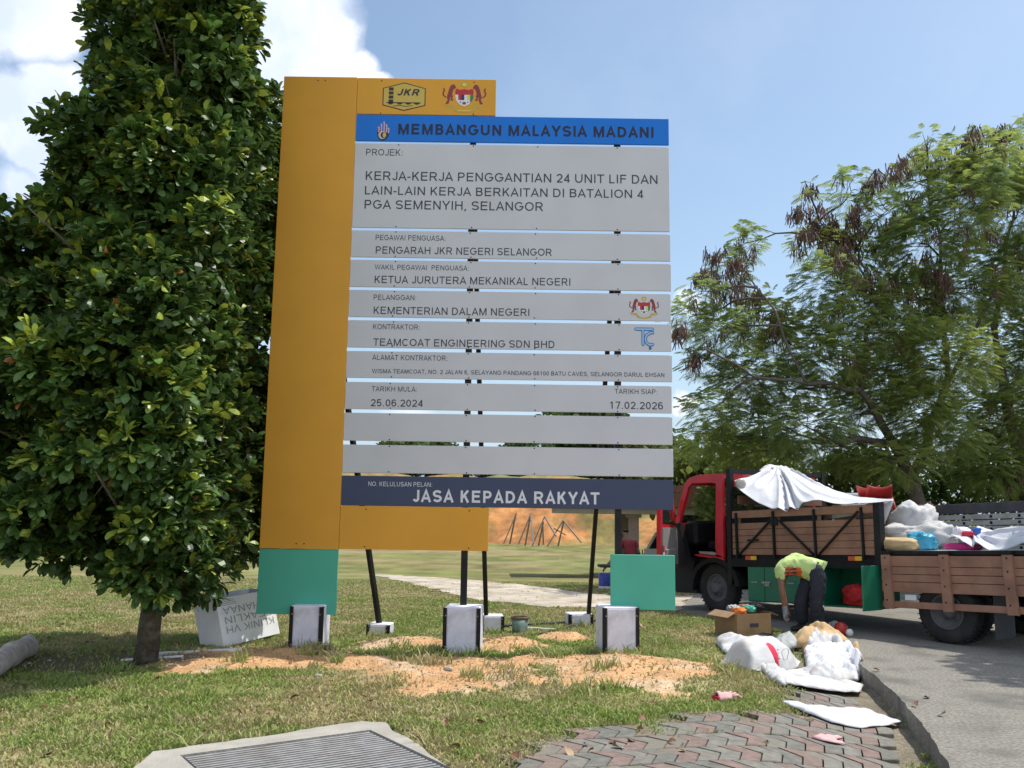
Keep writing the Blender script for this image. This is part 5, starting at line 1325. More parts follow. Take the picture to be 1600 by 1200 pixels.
blob_sack('pink_packet', TWp(*side(1514, 838, -.42)), (.16, .12, .07), TYAW + .4, MT['sack_red'], 'small red and pink packet on the white sheet', 'packet', 4, .1)
mb = MB(); mb.lathe([(.001, -.07), (.045, -.07), (.045, .06), (.02, .08), (.02, .1), (.001, .1)], (0, 0, 0), 14); o = mb.build('blue_bottle', [mat('blue_label', (.02, .12, .50), .35)], None, TWp(*side(1523, 832, -.45))); o.rotation_euler = (R(60), 0, .5); tag(o, 'small blue bottle lying on the white sheet', 'bottle')
# red plastic chairs and grey canvas roll on the load
for i, (px, py) in enumerate(((1362, 781), (1374, 780))):
    o = empty('plastic_chair', TWp(*side(px, py, -1.75)), TYAW + .3 + i * .35, ('dark red plastic chair lying on the load beside the tarpaulin', 'dark red plastic chair stacked nearest the planks')[i], 'chair')
    V = []; nu, nv = 9, 9
    for a in range(nu):
        for b in range(nv):
            s, t = a / (nu - 1) * 2 - 1, b / (nv - 1)
            V.append((s * .21 * (1 - .12 * t), .30 * t - .15 + .02 * s * s, .05 * s * s + .20 * t ** 2 * .9))
    F = [(a * nv + b, (a + 1) * nv + b, (a + 1) * nv + b + 1, a * nv + b + 1) for a in range(nu - 1) for b in range(nv - 1)]
    mb = MB(); mb.add(V, F, 0, True); s = mb.build('seat', [MT['redplastic']], o, fix=False); s.modifiers.new('t', 'SOLIDIFY').thickness = .012
    for sx in (-1, 1):
        for sy in (-1, 1):
            mb = MB(); mb.tube([(sx * .18, sy * .12, .02), (sx * .23, sy * .16 + .1, -.22)], [.02, .014], 8); mb.build('leg', [MT['redplastic']], o)
mb = MB(); a = Vector(TWp(*side(1296, 775, -2.1))); b = Vector(TWp(*side(1356, 779, -2.1))); mb.tube([(0, 0, 0)] + [tuple((b - a) * t + Vector((0, 0, .01 * math.sin(t * 9)))) for t in (.2, .4, .6, .8, 1)], [.07, .085, .075, .085, .08, .06], 14)
tag(mb.build('canvas_roll', [MT['canvas']], None, a), 'grey rolled canvas on the load between tarpaulin and red chairs', 'canvas')
# in the open cabinet
blob_sack('red_bundle', TWp(1.36, -.16, -.615), (.40, .28, .27), TYAW, MT['redcloth'], 'bundle of bright red cloth inside the open green cabinet', 'cloth', 6, .28, .8, fs=3.2)
mb = MB(); mb.box((0, 0, .10), (.12, .12, .19), 0, None, .01); mb.box((0, 0, .20), (.13, .13, .015), 0, None, .004); o = mb.build('blue_box', [MT['bluep']], None, TWp(1.03, -.15, -.617)); o.rotation_euler.z = TYAW; tag(o, 'small blue box beside the red bundle in the cabinet', 'box')
# ------------------------------------------------------------------ rubbish on the ground
def ground_cloth(name, outline, bulge, m, label, cat, seed=0, fold=.35, fs=5.0, step=.026, pw=.5, group=None, mats=None, mif=None):
    pts = [lay(*p) for p in outline]; poly = [(p.x, p.y) for p in pts]
    poly = [tuple(p) for p in ragged(poly, .05, .02, seed)]
    c = np.mean(np.array(poly), 0); z0 = float(hz(c[0], c[1]))
    def zf(x, y):
        d = polydist(x, y, poly + [poly[0]]); dm = max(d.max(), 1e-3); t = np.clip(d / dm, 0, 1)
        f = np.array([1 - 2.2 * abs(mnoise.noise(Vector((a * fs + seed, b * fs * .7, seed)))) for a, b in zip(x, y)])
        f2 = np.array([mnoise.noise(Vector((a * fs * 2.6 + seed, b * fs * 2.6, seed + 4))) for a, b in zip(x, y)])
        big = np.array([mnoise.noise(Vector((a * 2.1 + seed, b * 2.1, seed + 9))) for a, b in zip(x, y)])
        return hz(x, y) + .016 + bulge * t ** pw * (.70 + .7 * big + fold * f * .55 + fold * .35 * f2) + .012 * (f2 + 1) * 1
    V, F = fill(poly, step, zf)
    c3 = np.array([c[0], c[1], z0]); mi = None
    if mif is not None: mi = mif(V, F)
    o = np_mesh(name, V - c3, F, mats or m, smooth=True, loc=c3, mi=mi)
    md = o.modifiers.new('thickness', 'SOLIDIFY'); md.thickness = .004; md.offset = 0
    return tag(o, label, cat, group)
ground_cloth('white_sack', [(1119, 1008), (1140, 1003), (1176, 1012), (1200, 1030), (1200, 1056), (1172, 1044), (1132, 1023)], .17, MT['sack'], 'white woven sack lying at the lawn edge, leftmost of the pile', 'sack', 3, .3, 4, pw=.45)
ground_cloth('white_sack', [(1204, 1064), (1232, 1052), (1262, 1048), (1300, 1058), (1350, 1075), (1346, 1086), (1320, 1086), (1262, 1078), (1226, 1072)], .06, MT['sack'], 'flat white sack with frayed edge in front of the pile', 'sack', 13, .6, 7)
ground_cloth('plastic_bag', [(1254, 1026), (1288, 1020), (1334, 1036), (1340, 1054), (1302, 1062), (1262, 1050)], .15, MT['foam'], 'crumpled greyish plastic bag in the middle of the pile', 'bag', 23, .7, 7)
ground_cloth('white_sack', [(1290, 1006), (1316, 1008), (1336, 1030), (1318, 1040), (1298, 1028)], .16, MT['sack'], 'small crumpled white sack nearest the kerb', 'sack', 33, .6, 6)
ground_cloth('paper_sack', [(1234, 1006), (1262, 994), (1300, 1000), (1328, 1006), (1305, 1018), (1268, 1024), (1244, 1016)], .24, MT['kraft'], 'torn brown paper sack on top of the rubbish pile', 'sack', 43, .5, 5, pw=.6)
ground_cloth('paper_sack', [(1252, 1022), (1278, 1018), (1282, 1030), (1258, 1034)], .12, MT['card'], 'small flat brown paper scrap under the torn sack', 'paper', 44, .5, 6)
ground_cloth('grey_rag', [(1205, 1012), (1238, 1004), (1250, 1014), (1225, 1022)], .16, MT['canvas'], 'dirty grey rag between the cable coil and paper sack', 'rag', 51, .7, 8)
ground_cloth('plastic_sheet', [(1221, 1101), (1240, 1100), (1262, 1108), (1300, 1110), (1352, 1112), (1374, 1122), (1412, 1133), (1392, 1138), (1340, 1142), (1300, 1134), (1256, 1117)], .055, MT['tarp'], 'smooth white plastic sheet lying alone on the pavers by the kerb', 'sheet', 63, .5, 3.2)
ground_cloth('pink_rag', [(1270, 1158), (1290, 1155), (1318, 1157), (1305, 1163), (1322, 1169), (1298, 1166)], .03, MT['pink'], 'pale pink torn rag on the pavers', 'rag', 71, .4, 9, .02)
ground_cloth('white_sack', [(1248, 1052), (1280, 1044), (1318, 1052), (1342, 1066), (1310, 1074), (1268, 1066)], .13, MT['sack'], 'dirty crumpled white sack between the plastic bag and the flat sack', 'sack', 83, .9, 8)
ground_cloth('white_sack', [(1182, 1042), (1212, 1050), (1236, 1062), (1226, 1076), (1204, 1066)], .08, MT['sack'], 'folded white sack corner lying below the printed sack', 'sack', 93, .8, 8)
ground_cloth('plastic_bag', [(1300, 1040), (1330, 1040), (1352, 1056), (1340, 1068), (1312, 1062)], .12, MT['tarp'], 'crumpled pale bag leaning toward the kerb', 'bag', 103, .9, 9)
ground_cloth('white_sack', [(1262, 1014), (1292, 1010), (1308, 1026), (1286, 1036), (1258, 1030)], .20, MT['sack'], 'bunched white sack below the torn paper sack', 'sack', 113, .9, 7)
ground_cloth('paper_scrap', [(1322, 1014), (1342, 1018), (1350, 1034), (1332, 1036)], .10, MT['kraft'], 'torn brown paper piece beside the kerb end', 'paper', 123, .7, 8)
# printed sack standing up in front
P0, P1 = lay(1190, 1052), lay(1249, 1048); wv = (P1 - P0); wl = wv.length; wv.normalize(); nv_ = Vector((wv.y, -wv.x, 0))
def ps(u, h, d): return P0 + wv * (u * wl) - nv_ * d + Vector((0, 0, h))
rows = [[ps(.05, 0.000, .0), ps(.3, 0.000, -.02), ps(.6, 0.000, -.03), ps(.97, 0.016, .02)], [ps(-.02, 0.115, .05), ps(.3, 0.123, .0), ps(.6, 0.131, .0), ps(1.0, 0.123, .06)], [ps(.02, 0.221, .12), ps(.3, 0.246, .08), ps(.62, 0.254, .08), ps(1.0, 0.230, .12)], [ps(.08, 0.295, .24), ps(.3, 0.344, .22), ps(.62, 0.353, .22), ps(.95, 0.312, .25)], [ps(.10, 0.246, .38), ps(.3, 0.295, .36), ps(.62, 0.279, .36), ps(.93, 0.230, .36)], [ps(.05, 0.000, .5), ps(.3, 0.000, .5), ps(.62, 0.000, .5), ps(.97, 0.000, .5)]]
rows = [[r[0] * 1.0 - wv * .10 + Vector((0, 0, -r[0].z + P0.z + .01))] + r + [r[3] + wv * .10 + Vector((0, 0, -r[3].z + P0.z + .01))] for r in rows]
psk = noise_grid_obj('printed_sack', rows, MT['sack'], 'white sack with a red printed band standing in front of the pile', 'sack', 34, 40, .02, 4, 21)
me = psk.data; me.materials.append(MT['sack_red']); me.materials.append(MT['pencil'])
iM = psk.matrix_world.copy(); 
for p in me.polygons:
    c = p.center + psk.location; u = (c - P0).dot(wv) / wl; h = c.z - P0.z; dd = -(c - P0).dot(nv_)
    if dd < .16:
        if .30 < u - .10 * h < .43 and .03 < h < .26: p.material_index = 1
# letters on the red band, reading downwards
for i in range(6):
    mb = MB(); h = .235 - i * .036; q = ps(.365 + .02 + .1 * h * .5, h, -.034 + .15 * max(0, h - .1)); mb.box((0, 0, 0), (.030, .006, .016 if i % 2 else .022), 0); 
    o = mb.build('print_mark', [MT['sack']], psk); o.location = q - psk.location; o.rotation_euler.z = math.atan2(wv.y, wv.x)
mb = MB(); oc = [(.30 + .07 * math.cos(t) * (1 + .25 * math.sin(3 * t)), .07 * math.sin(t) * (1 + .2 * math.cos(2 * t))) for t in np.linspace(0, 2 * math.pi, 20)]
for a, b in zip(oc[:-1], oc[1:]): mb.bar((a[0], 0, a[1]), (b[0], 0, b[1]), .006, .004)
o = mb.build('print_outline', [MT['pencil']], psk); o.location = ps(0, .165, -.028) - psk.location + wv * .0 + Vector((wl * .1, 0, 0)); o.rotation_euler.z = math.atan2(wv.y, wv.x)

# cardboard box with odds and ends
cb = lay(1161, 992); box = empty('cardboard_box', cb, R(24), 'open brown cardboard box full of scraps at the lawn edge', 'box')
mb = MB(); w, d, h = .56, .46, .30
for c, s in (((0, -d / 2, h / 2), (w, .012, h)), ((0, d / 2, h / 2), (w, .012, h)), ((-w / 2, 0, h / 2), (.012, d - .014, h)), ((w / 2, 0, h / 2), (.012, d - .014, h)), ((0, 0, .01), (w - .02, d - .02, .012))): mb.box(c, s)
mb.build('carton', [MT['card']], box)
for sx, ax in ((-1, R(-25)), (1, R(20))):
    mb = MB(); mb.box((sx * (w / 2 + .07), 0, h - .01), (.15, d - .02, .008), 0, Matrix.Rotation(ax * 1.0, 3, 'Y')); mb.build('flap', [MT['card']], box)
mb = MB(); mb.box((-.05, 0, .004 - d * 0), (.14, .004, .05)); o = mb.build('printed_label', [MT['ink']], box); o.location = (.05, -d / 2 - .008, h * .5)
for i, (dx, dy, dm, m, lb, nm) in enumerate([(-.10, -.06, (.18, .13, .09), 'orange', 'crumpled orange cloth on top of the cardboard box', 'orange_rag'), (.10, .03, (.26, .22, .10), 'card', 'folded brown carton piece inside the cardboard box', 'carton_scrap'), (-.08, .09, (.24, .16, .08), 'canvas', 'grey rag at the back of the cardboard box', 'grey_rag'), (.02, -.12, (.16, .1, .08), 'green', 'greenish plastic scrap at the front of the cardboard box', 'plastic_scrap'), (.14, -.10, (.18, .1, .08), 'black', 'dark rag at the right of the cardboard box', 'dark_rag')]):
    blob_sack(nm, cb + Matrix.Rotation(R(24), 3, 'Z') @ Vector((dx, dy,   .27 + .014 * i)), dm, i * .7, MT[m], lb, 'scrap', i * 3, .35, .8, fs=3)
# coil of cable
cc = lay(1197, 1007); mb = MB()
for i in range(9):
    r = .085 + .012 * (i % 4); z = .015 + .014 * i; ox, oy = rng.normal(0, .012, 2)
    pts = [(ox + r * math.cos(t), oy + r * math.sin(t) * .95, z + .006 * math.sin(3 * t + i)) for t in np.linspace(0, 2 * math.pi, 22)]
    mb.tube(pts, .0075, 6, i % 3 == 0, cap=False)
tag(mb.build('cable_coil', [MT['rubber'], MT['chrome']], None, cc), 'coil of black cable beside the cardboard box', 'cable')
# bottles by the worker
for px, py, m, rr, hh_, tilt, lb, nm in ((1296, 985, MT['canvas'], .06, .16, 70, 'grey crushed bottle lying beside the red tin', 'grey_bottle'), (1312, 993, MT['redplastic'], .085, .16, 15, 'red round tin standing on the road behind the pile', 'red_tin'), (1325, 994, MT['white'], .05, .07, 80, 'white cup lying right of the red tin', 'white_cup')):
    p = lay(px, py); mb = MB(); mb.lathe([(.001, 0), (rr * .8, 0), (rr, hh_ * .15), (rr, hh_ * .75), (rr * .6, hh_ * .92), (rr * .45, hh_), (.001, hh_)], (0, 0, 0), 18)
    o = mb.build(nm, [m], None, p + Vector((0, 0, rr * math.sin(R(tilt)) * .9))); o.rotation_euler = (R(tilt), 0, rng.uniform(0, 1)); tag(o, lb, nm.split('_')[1])
# glove on the grass
gl = lay(1130, 1096); o = empty('work_glove', gl, R(30), 'dirty pink work glove lying on the grass near the pavers', 'glove')
mb = MB(); V = []; 
for i in range(9):
    for j in range(9):
        a, b = i / 8, j / 8; V.append((a * .17 - .08, (b - .5) * (.11 - .02 * a), .018 + .075 * math.sin(math.pi * b) * (1 - .35 * a) + .015 * mnoise.noise(Vector((a * 5, b * 5, 2)))))
mb.add(V, [(i * 9 + j, (i + 1) * 9 + j, (i + 1) * 9 + j + 1, i * 9 + j + 1) for i in range(8) for j in range(8)], 0, True); q = mb.build('palm', [MT['pink']], o, fix=False); q.modifiers.new('t', 'SOLIDIFY').thickness = .006
for k in range(4):
    mb = MB(); y = -.036 + .024 * k; mb.tube([(.08, y, .04), (.13, y * 1.2, .05 + .01 * (k % 2)), (.165, y * 1.4, .022)], [.013, .012, .009], 8); mb.build('finger', [MT['pink']], o)
mb = MB(); mb.tube([(-.02, .05, .03), (.02, .085, .035), (.05, .10, .02)], [.015, .013, .009], 8); mb.build('thumb', [MT['pink']], o)
mb = MB(); mb.box((-.085, 0, .03), (.02, .09, .05), 0, None, .01); mb.build('cuff', [MT['sack_red']], o)

# ---- drain grate in a concrete frame
gi = g2((287, 1186), (576, 1146), (640, 1200)); A = np.array(gi[0]); B = np.array(gi[1]); C2 = np.array(gi[2])
ux = (B - A) / np.linalg.norm(B - A); uy = np.array([ux[1], -ux[0]]); gw = np.linalg.norm(B - A); gd = 1.30
gr_ = empty('drain_grate', (A[0], A[1], .0), math.atan2(ux[1], ux[0]), 'grey steel bar grating set in a rough concrete frame', 'grate')
mb = MB()
fo = [tuple(p) for p in ragged(GOUT, .06, .035, 9)]
hole = [tuple(A + ux * -.02 + uy * -.02), tuple(A + ux * (gw + .02) - uy * .02), tuple(A + ux * (gw + .02) + uy * (gd + .02)), tuple(A - ux * .02 + uy * (gd + .02))]
def frame_mesh():
    pts = [Vector(p) for p in fo] + [Vector(p) for p in hole]; n, k = len(fo), 4
    P = np.array(fo); st = .07
    xx, yy = np.meshgrid(np.arange(P[:, 0].min(), P[:, 0].max(), st), np.arange(P[:, 1].min(), P[:, 1].max(), st)); xx = xx.ravel(); yy = yy.ravel()
    ok = inpoly(xx, yy, fo) & ~inpoly(xx, yy, hole) & (polydist(xx, yy, fo + [fo[0]]) > .03) & (polydist(xx, yy, hole + [hole[0]]) > .03)
    pts += [Vector(p) for p in zip(xx[ok], yy[ok])]
    r = mgeo.delaunay_2d_cdt(pts, [(i, (i + 1) % n) for i in range(n)] + [(n + i, n + (i + 1) % 4) for i in range(4)], [], 0, 1e-5)
    vv = np.array([(v.x, v.y) for v in r[0]]); ff = []
    for f in r[2]:
        c = vv[list(f)].mean(0)
        if inpoly(np.array([c[0]]), np.array([c[1]]), fo)[0] and not inpoly(np.array([c[0]]), np.array([c[1]]), hole)[0]: ff.append(f)
    z = .022 + (fbm(vv[:, 0] * 6, vv[:, 1] * 6, 4) - .5) * .02
    return vv, z, ff
vv, z, ff = frame_mesh()
m3 = Matrix.Rotation(-math.atan2(ux[1], ux[0]), 3, 'Z')
def lg(x, y, z): return m3 @ Vector((x - A[0], y - A[1], z))
mb = MB(); mb.add([lg(a, b, c) for (a, b), c in zip(vv, z)], ff, 0, False)
for ring, dep in ((fo, -.2), (hole, -.25)):
    n = len(ring); rv = []
    for (a, b) in ring:
        za = .022 + float(fbm(np.array([a * 6]), np.array([b * 6]), 4)[0] - .5) * .02; rv += [lg(a, b, za), lg(a, b, dep)]
    mb.add(rv, [(2 * i, 2 * i + 1, (2 * i + 3) % (2 * n), (2 * i + 2) % (2 * n)) for i in range(n)], 0)
mb.build('concrete_frame', [MT['concrete']], gr_, fix=False)
mb = MB(); nbar = 26
for i in range(nbar):
    yb = -(.02 + (gd - .04) * i / (nbar - 1)); mb.box((gw / 2, yb, .0), (gw, .027, .03), 0, None, .003)
for x in (.01, gw * .33, gw * .66, gw - .01): mb.box((x, -gd / 2, -.028), (.012, gd, .022))
mb.build('steel_bars', [MT['grate']], gr_)
mb = MB(); mb.box((gw / 2, -gd / 2, -.21), (gw + .03, gd + .03, .02)); mb.build('pit_floor', [MT['pit']], gr_)

# ---- timber and log on the left
la, lb_ = lay(-70, 1098), lay(46, 1022); ax_ = (lb_ - la)
lgo = empty('cut_log', (la + lb_) / 2, math.atan2(ax_.y, ax_.x), 'pale cut log with a reddish sawn end at the left edge', 'log'); L2 = ax_.length / 2
mb = MB(); prf = []
pts = [(-L2 + 2 * L2 * i / 14, .012 * math.sin(i * .9), .112 + .01 * math.sin(i * 1.3)) for i in range(15)]
mb.tube(pts, [.112 + .009 * math.sin(i * 2.1) + .006 * math.cos(i * 5) for i in range(15)], 20, 0, cap=False); mb.v[-20:] = [(x + (1.7 * y), y, z) for x, y, z in mb.v[-20:]]
mb.build('trunk_section', [MT['log']], lgo)
for s in (-1, 1):
    i = 0 if s < 0 else 14; mb = MB(); rr = .110 + .009 * math.sin(i * 2.1) + .006 * math.cos(i * 5); mb.lathe([(rr, 0), (rr * .6, .006 * s), (.001, .004 * s)], (pts[i][0] + .002 * s, pts[i][1], pts[i][2]), 20, 0); mb.v = [(x + (1.7 * y if s > 0 else 0), y, z) for x, y, z in mb.v]; mb.build('sawn_end', [MT['cutwood']], lgo)
def plank(p, q, w, h, m, name, label, cat):
    a, b = lay(*p), lay(*q); c = (a + b) / 2; d = b - a
    mb = MB(); mb.box((0, 0, h / 2), (d.length, w, h), 0, None, .004); o = mb.build(name, [m], None, c + Vector((0, 0, .008))); o.rotation_euler = (0, -math.asin(d.z / d.length), math.atan2(d.y, d.x)); return tag(o, label, cat)
plank((238, 1026), (376, 1019), .07, .035, MT['white'], 'white_plank', 'long white plank on the grass between tree trunk and white box', 'plank')
plank((190, 1034), (285, 1028), .05, .02, MT['foam'], 'white_plank', 'short white batten on the bare soil behind the tree trunk', 'plank')
plank((823, 984), (868, 987), .035, .03, MT['white'], 'white_stick', 'thin white stick beside the paint bucket', 'stick')
plank((778, 981), (945, 972), .04, .03, MT['steel'], 'steel_bar', 'long black steel bar on the grass behind the footings', 'bar')
# small rubbish near the log
for px, py, lb in ((45, 1037, 'pale blue paper scrap nearest the sawn log end'), (34, 1058, 'pale blue paper scrap below the log in the shade'), (112, 1051, 'grey paper scrap right of the other scraps'), (77, 1033, 'tiny pale scrap right of the log'), (1042, 974, 'white paper scrap behind the right footing')):
    p = lay(px, py); blob_sack('paper_scrap', p, (rng.uniform(.03, .06), .03, .012), rng.uniform(0, 3), MT['silver'], lb, 'paper', px, .4, .8)
for px, py, rr, lb in ((700, 1047, .055, 'pale stone on the orange soil in front of the middle footing'), (800, 1052, .045, 'pale stone at the right end of the orange soil'), (622, 1012, .035, 'small pale stone left of the middle footing'), (1015, 997, .04, 'pale stone right of the right footing'), (497, 1058, .05, 'flat pale stone below the left footing')):
    blob_sack('stone', lay(px, py, -.008), (rr * 1.6, rr * 1.1, rr * .7), rng.uniform(0, 3), MT['concrete'], lb, 'stone', px, .25, .8)

# ---- upside-down white box sign
q0, q1, q2 = lay(350, 1013), lay(437, 996), lay(317, 1009)
fx = (q1 - q0); fx.z = 0; wl = fx.length; fx.normalize(); fn = Vector((fx.y, -fx.x, 0)); dep = min(.5, (q2 - q0).length)
bs = empty('box_sign', q0, math.atan2(fx.y, fx.x), 'white box sign with faint grey lettering lying upside down on the grass', 'sign')
hgt = float(at(341, 938, q0.y)[2]) - q0.z
mb = MB(); sh = -.055 / hgt
def bxv(x, y, z): return (x + sh * z, y + .22 * z, z + .012 + .10 * x * .35)
vs = [bxv(x, y, z) for x in (0, wl) for y in (0, dep) for z in (0, hgt)]
t = .012
mb.add(vs, [(0, 1, 3, 2), (4, 6, 7, 5), (0, 4, 5, 1), (2, 3, 7, 6), (0, 2, 6, 4)])
iv = [bxv(x, y, z) for x in (t, wl - t) for y in (t, dep - t) for z in (t, hgt)]
mb.add(iv, [(0, 2, 3, 1), (4, 5, 7, 6), (0, 1, 5, 4), (2, 6, 7, 3), (0, 4, 6, 2)])
mb.add([bxv(x, y, hgt) for x, y in ((0, 0), (wl, 0), (wl, dep), (0, dep), (t, t), (wl - t, t), (wl - t, dep - t), (t, dep - t))], [(0, 1, 5, 4), (1, 2, 6, 5), (2, 3, 7, 6), (3, 0, 4, 7)])
mb.build('box_shell', [MT['foam']], bs, fix=False)
def flat_text(body, size_h, x_right, z_top, width, parent, m):
    V, F = word(body, .06); a, b = V[:, 0].min(), V[:, 0].max()
    vs = [bxv(x_right - (p - a) / (b - a) * width, -.003 - .0003 * k, z_top - q * size_h) for p, q, k in V]
    mb = MB(); mb.add(vs, F, 0); return mb.build('lettering', m, parent, fix=False)
flat_text('KLINIK VH', hgt * .15, wl * .93, hgt * .40, wl * .84, bs, MT['pencil'])
flat_text('ZEAKLIN', hgt * .15, wl * .93, hgt * .60, wl * .84, bs, MT['pencil'])
flat_text('HANAA', hgt * .15, wl * .72, hgt * .80, wl * .64, bs, MT['pencil'])
mb = MB()
for k in range(4): mb.bar(bxv(wl * .06, -.002, hgt * (.84 + .035 * k)), bxv(wl * (.34 - .02 * k), -.002, hgt * (.855 + .035 * k)), .006, .006)
mb.build('vent_line', [MT['pencil']], bs)

# ---- paint bucket
bk = lay(812, 989); ob = empty('paint_bucket', bk, 0, 'paint splashed teal bucket with a rusty rim standing on the grass', 'bucket')
mb = MB(); mb.lathe([(.001, 0), (.098, 0), (.115, .20), (.108, .20), (.09, .03), (.001, .03)], (0, 0, 0), 26); mb.build('pail', [MT['teal']], ob)
mb = MB(); mb.lathe([(.114, .175), (.124, .18), (.124, .215), (.118, .222), (.108, .215)], (0, 0, 0), 26); mb.build('rim', [MT['brownlid']], ob)
mb = MB(); mb.tube([(.122 * math.cos(t), -.02 - .13 * math.sin(t) * .6, .19 - .12 * math.sin(t)) for t in np.linspace(0, math.pi, 12)], .004, 6); mb.build('handle', [MT['chrome']], ob)

# ---- fallen leaves
lf = []
def leaf_mesh(i):
    L = .10; V = []; n = 7
    for a in range(n):
        t = a / (n - 1); w = .034 * math.sin(math.pi * min(.97, .06 + t * .92)) ** .8
        cu = .02 * math.sin(t * 3 + i) + .012
        for s in (-1, 0, 1): V.append((t * L - L / 2, s * w, .012 + cu * (.6 if s == 0 else 1.2 + .5 * math.sin(i + s))))
    F = [(3 * a + s, 3 * a + 3 + s, 3 * a + 4 + s, 3 * a + 1 + s) for a in range(n - 1) for s in (0, 1)]
    return V, F
lcol = [(.20, .095, .045), (.28, .17, .08), (.36, .25, .14), (.14, .07, .04)]
protoL = []
for i in range(4):
    V, F = leaf_mesh(i); o = np_mesh('fallen_leaf', np.array(V), np.array(F), MT['dryleaf'], None, np.tile(np.array(lcol[i]), (len(V), 1)), smooth=True); protoL.append(o)
    tag(o, ['dark reddish brown curled leaf fallen on the grass', 'mid brown curled leaf fallen on the grass', 'pale straw coloured curled leaf fallen on the grass', 'darkest brown curled leaf fallen on the grass'][i], 'leaf', 'fallen leaves on the lawn')
cnt = 0
pxl = [(rng.uniform(0, 1080), rng.uniform(1060, 1190)) for _ in range(58)] + [(rng.uniform(20, 330), rng.uniform(955, 1030)) for _ in range(26)] + [(rng.uniform(560, 1100), rng.uniform(965, 1000)) for _ in range(12)]
for (px, py) in pxl:
    p = lay(px, py)
    if inpoly(np.array([p.x]), np.array([p.y]), GOUT)[0]: continue
    k = cnt % 4; o = protoL[k] if cnt < 4 else protoL[k].copy()
    if cnt >= 4: scene.collection.objects.link(o)
    o.location = p + Vector((0, 0, .012)); o.rotation_euler = (rng.uniform(-.4, .4), rng.uniform(-.4, .4), rng.uniform(0, 6.28)); s = rng.uniform(.38, .85); o.scale = (s, s, s); cnt += 1
for px, py, lb in ((1432, 1138, 'large dry brown leaf heap scrap against the kerb foot'), (1370, 1076, 'dry orange brown leaf at the kerb beside the flat sack'), (1470, 1120, 'curled brown leaf lying on top of the road slab'), (1448, 1092, 'small brown leaf on the road slab above the kerb')):
    o = protoL[cnt % 4].copy(); scene.collection.objects.link(o); del o['group']; o['label'] = lb; cnt += 1
    p = lay(px, py); o.location = p + Vector((0, 0, .006)); o.rotation_euler = (.12, .1, rng.uniform(0, 6)); o.scale = (.8, .8, .8)

# ------------------------------------------------------------------ far field: shelter, table, trestles, car
Ysh = 27.0; gz = float(hz(4, Ysh)); sx0 = at(990, 830, Ysh)[0]; zr = at(985, 797, Ysh)[2]
shl = empty('shelter', (sx0, Ysh, gz), 0, 'small open shelter with a thick pillar and pale roof edge on the field', 'shelter')
mb = MB(); xl = at(895, 800, Ysh)[0] - sx0; hgt_ = at(985, 803, Ysh)[2] - gz
mb.box((2.6 - .6 + xl * .5, 1.2, hgt_ + .10), (5.0 - xl, 3.2, .22), 0, None, .02); mb.build('roof_slab', [MT['concrete']], shl)
mb = MB(); mb.prism([(-.9 + xl, hgt_ + .21), (5.0, hgt_ + .21), (2.2, hgt_ + 1.0)], 1, -.6, 3.0); mb.build('roof', [mat('shelter_roof', (.20, .09, .06), .8)], shl)
for x, y in ((0, 0), (3.6, 0), (0, 2.4), (3.6, 2.4)):
    mb = MB(); mb.box((x, y, hgt_ / 2 - .05), (.28, .28, hgt_ + .08)); mb.box((x, y, hgt_ - .06), (.42, .42, .10)); mb.build('pillar', [mat('pillar_paint', (.28, .22, .20), .8)], shl)
Yb = 20.0; gzb = float(hz(2, Yb)); tx = at(958, 888, Yb)[0]; tz = at(945, 884, Yb)[2] - gzb
bn = empty('bench', (tx, Yb, gzb), R(6), 'low dark wooden bench beside the seated person', 'bench')
mb = MB(); mb.box((0.18, 0, tz), (1.0, .34, .06), 0, None, .01); mb.build('seat', [mat('dark_plank', (.05, .035, .028), .8)], bn)
for x in (.0, .55):
    mb = MB(); mb.box((x + .05, 0, tz / 2 - .03), (.08, .28, tz)); mb.build('leg', [MT['timber']], bn)
dm = at(944, 914, Yb - .45); dr_ = empty('paint_drum', (dm[0] + .03, Yb - .45, gzb), 0, 'blue and white round tin standing against the dark bench', 'tin')
mb = MB(); mb.lathe([(.001, 0), (.13, 0), (.15, .05), (.15, .09)], (0, 0, 0), 22); mb.build('base', [MT['white']], dr_)
mb = MB(); mb.lathe([(.151, .09), (.151, .34), (.14, .36), (.001, .36)], (0, 0, 0), 22); mb.build('can', [mat('tin_blue', (.02, .045, .28), .4, .5, 14)], dr_)
# timber trestles at the slope
def trestle(tops, label):
    Yq = 54.0; p0 = at(*tops[0], Yq)
    o = empty('timber_trestle', p0, 0, label, 'trestle')
    for a, b, dY in tops[1]:
        A_, B_ = Vector(at(*a, Yq + dY)) - Vector(p0), Vector(at(*b, Yq)) - Vector(p0); mb = MB(); mb.bar(A_ - (B_ - A_) * .06, B_, .085, .07); mb.build('leg', [MT['timber']], o)
trestle(((807, 802), [((788, 847), (807, 802), 0), ((797, 847), (806, 803), 1.2)]), 'leftmost timber trestle of two leaning poles on the orange slope')
trestle(((830, 802), [((811, 848), (830, 802), 0), ((821, 850), (829, 804), 1.2), ((833, 846), (829, 803), -1)]), 'timber trestle second from the left on the orange slope')
trestle(((851, 807), [((832, 852), (851, 807), 0), ((842, 850), (849, 815), 1.2), ((868, 836), (851, 807), -.6), ((849, 849), (848, 820), .6)]), 'timber trestle with a long right strut in the middle of the row')
trestle(((880, 813), [((855, 854), (880, 813), 0), ((872, 853), (881, 814), 1.2), ((907, 846), (880, 813), -.6), ((866, 826), (884, 836), 0)]), 'rightmost timber trestle with a cross bar on the orange slope')
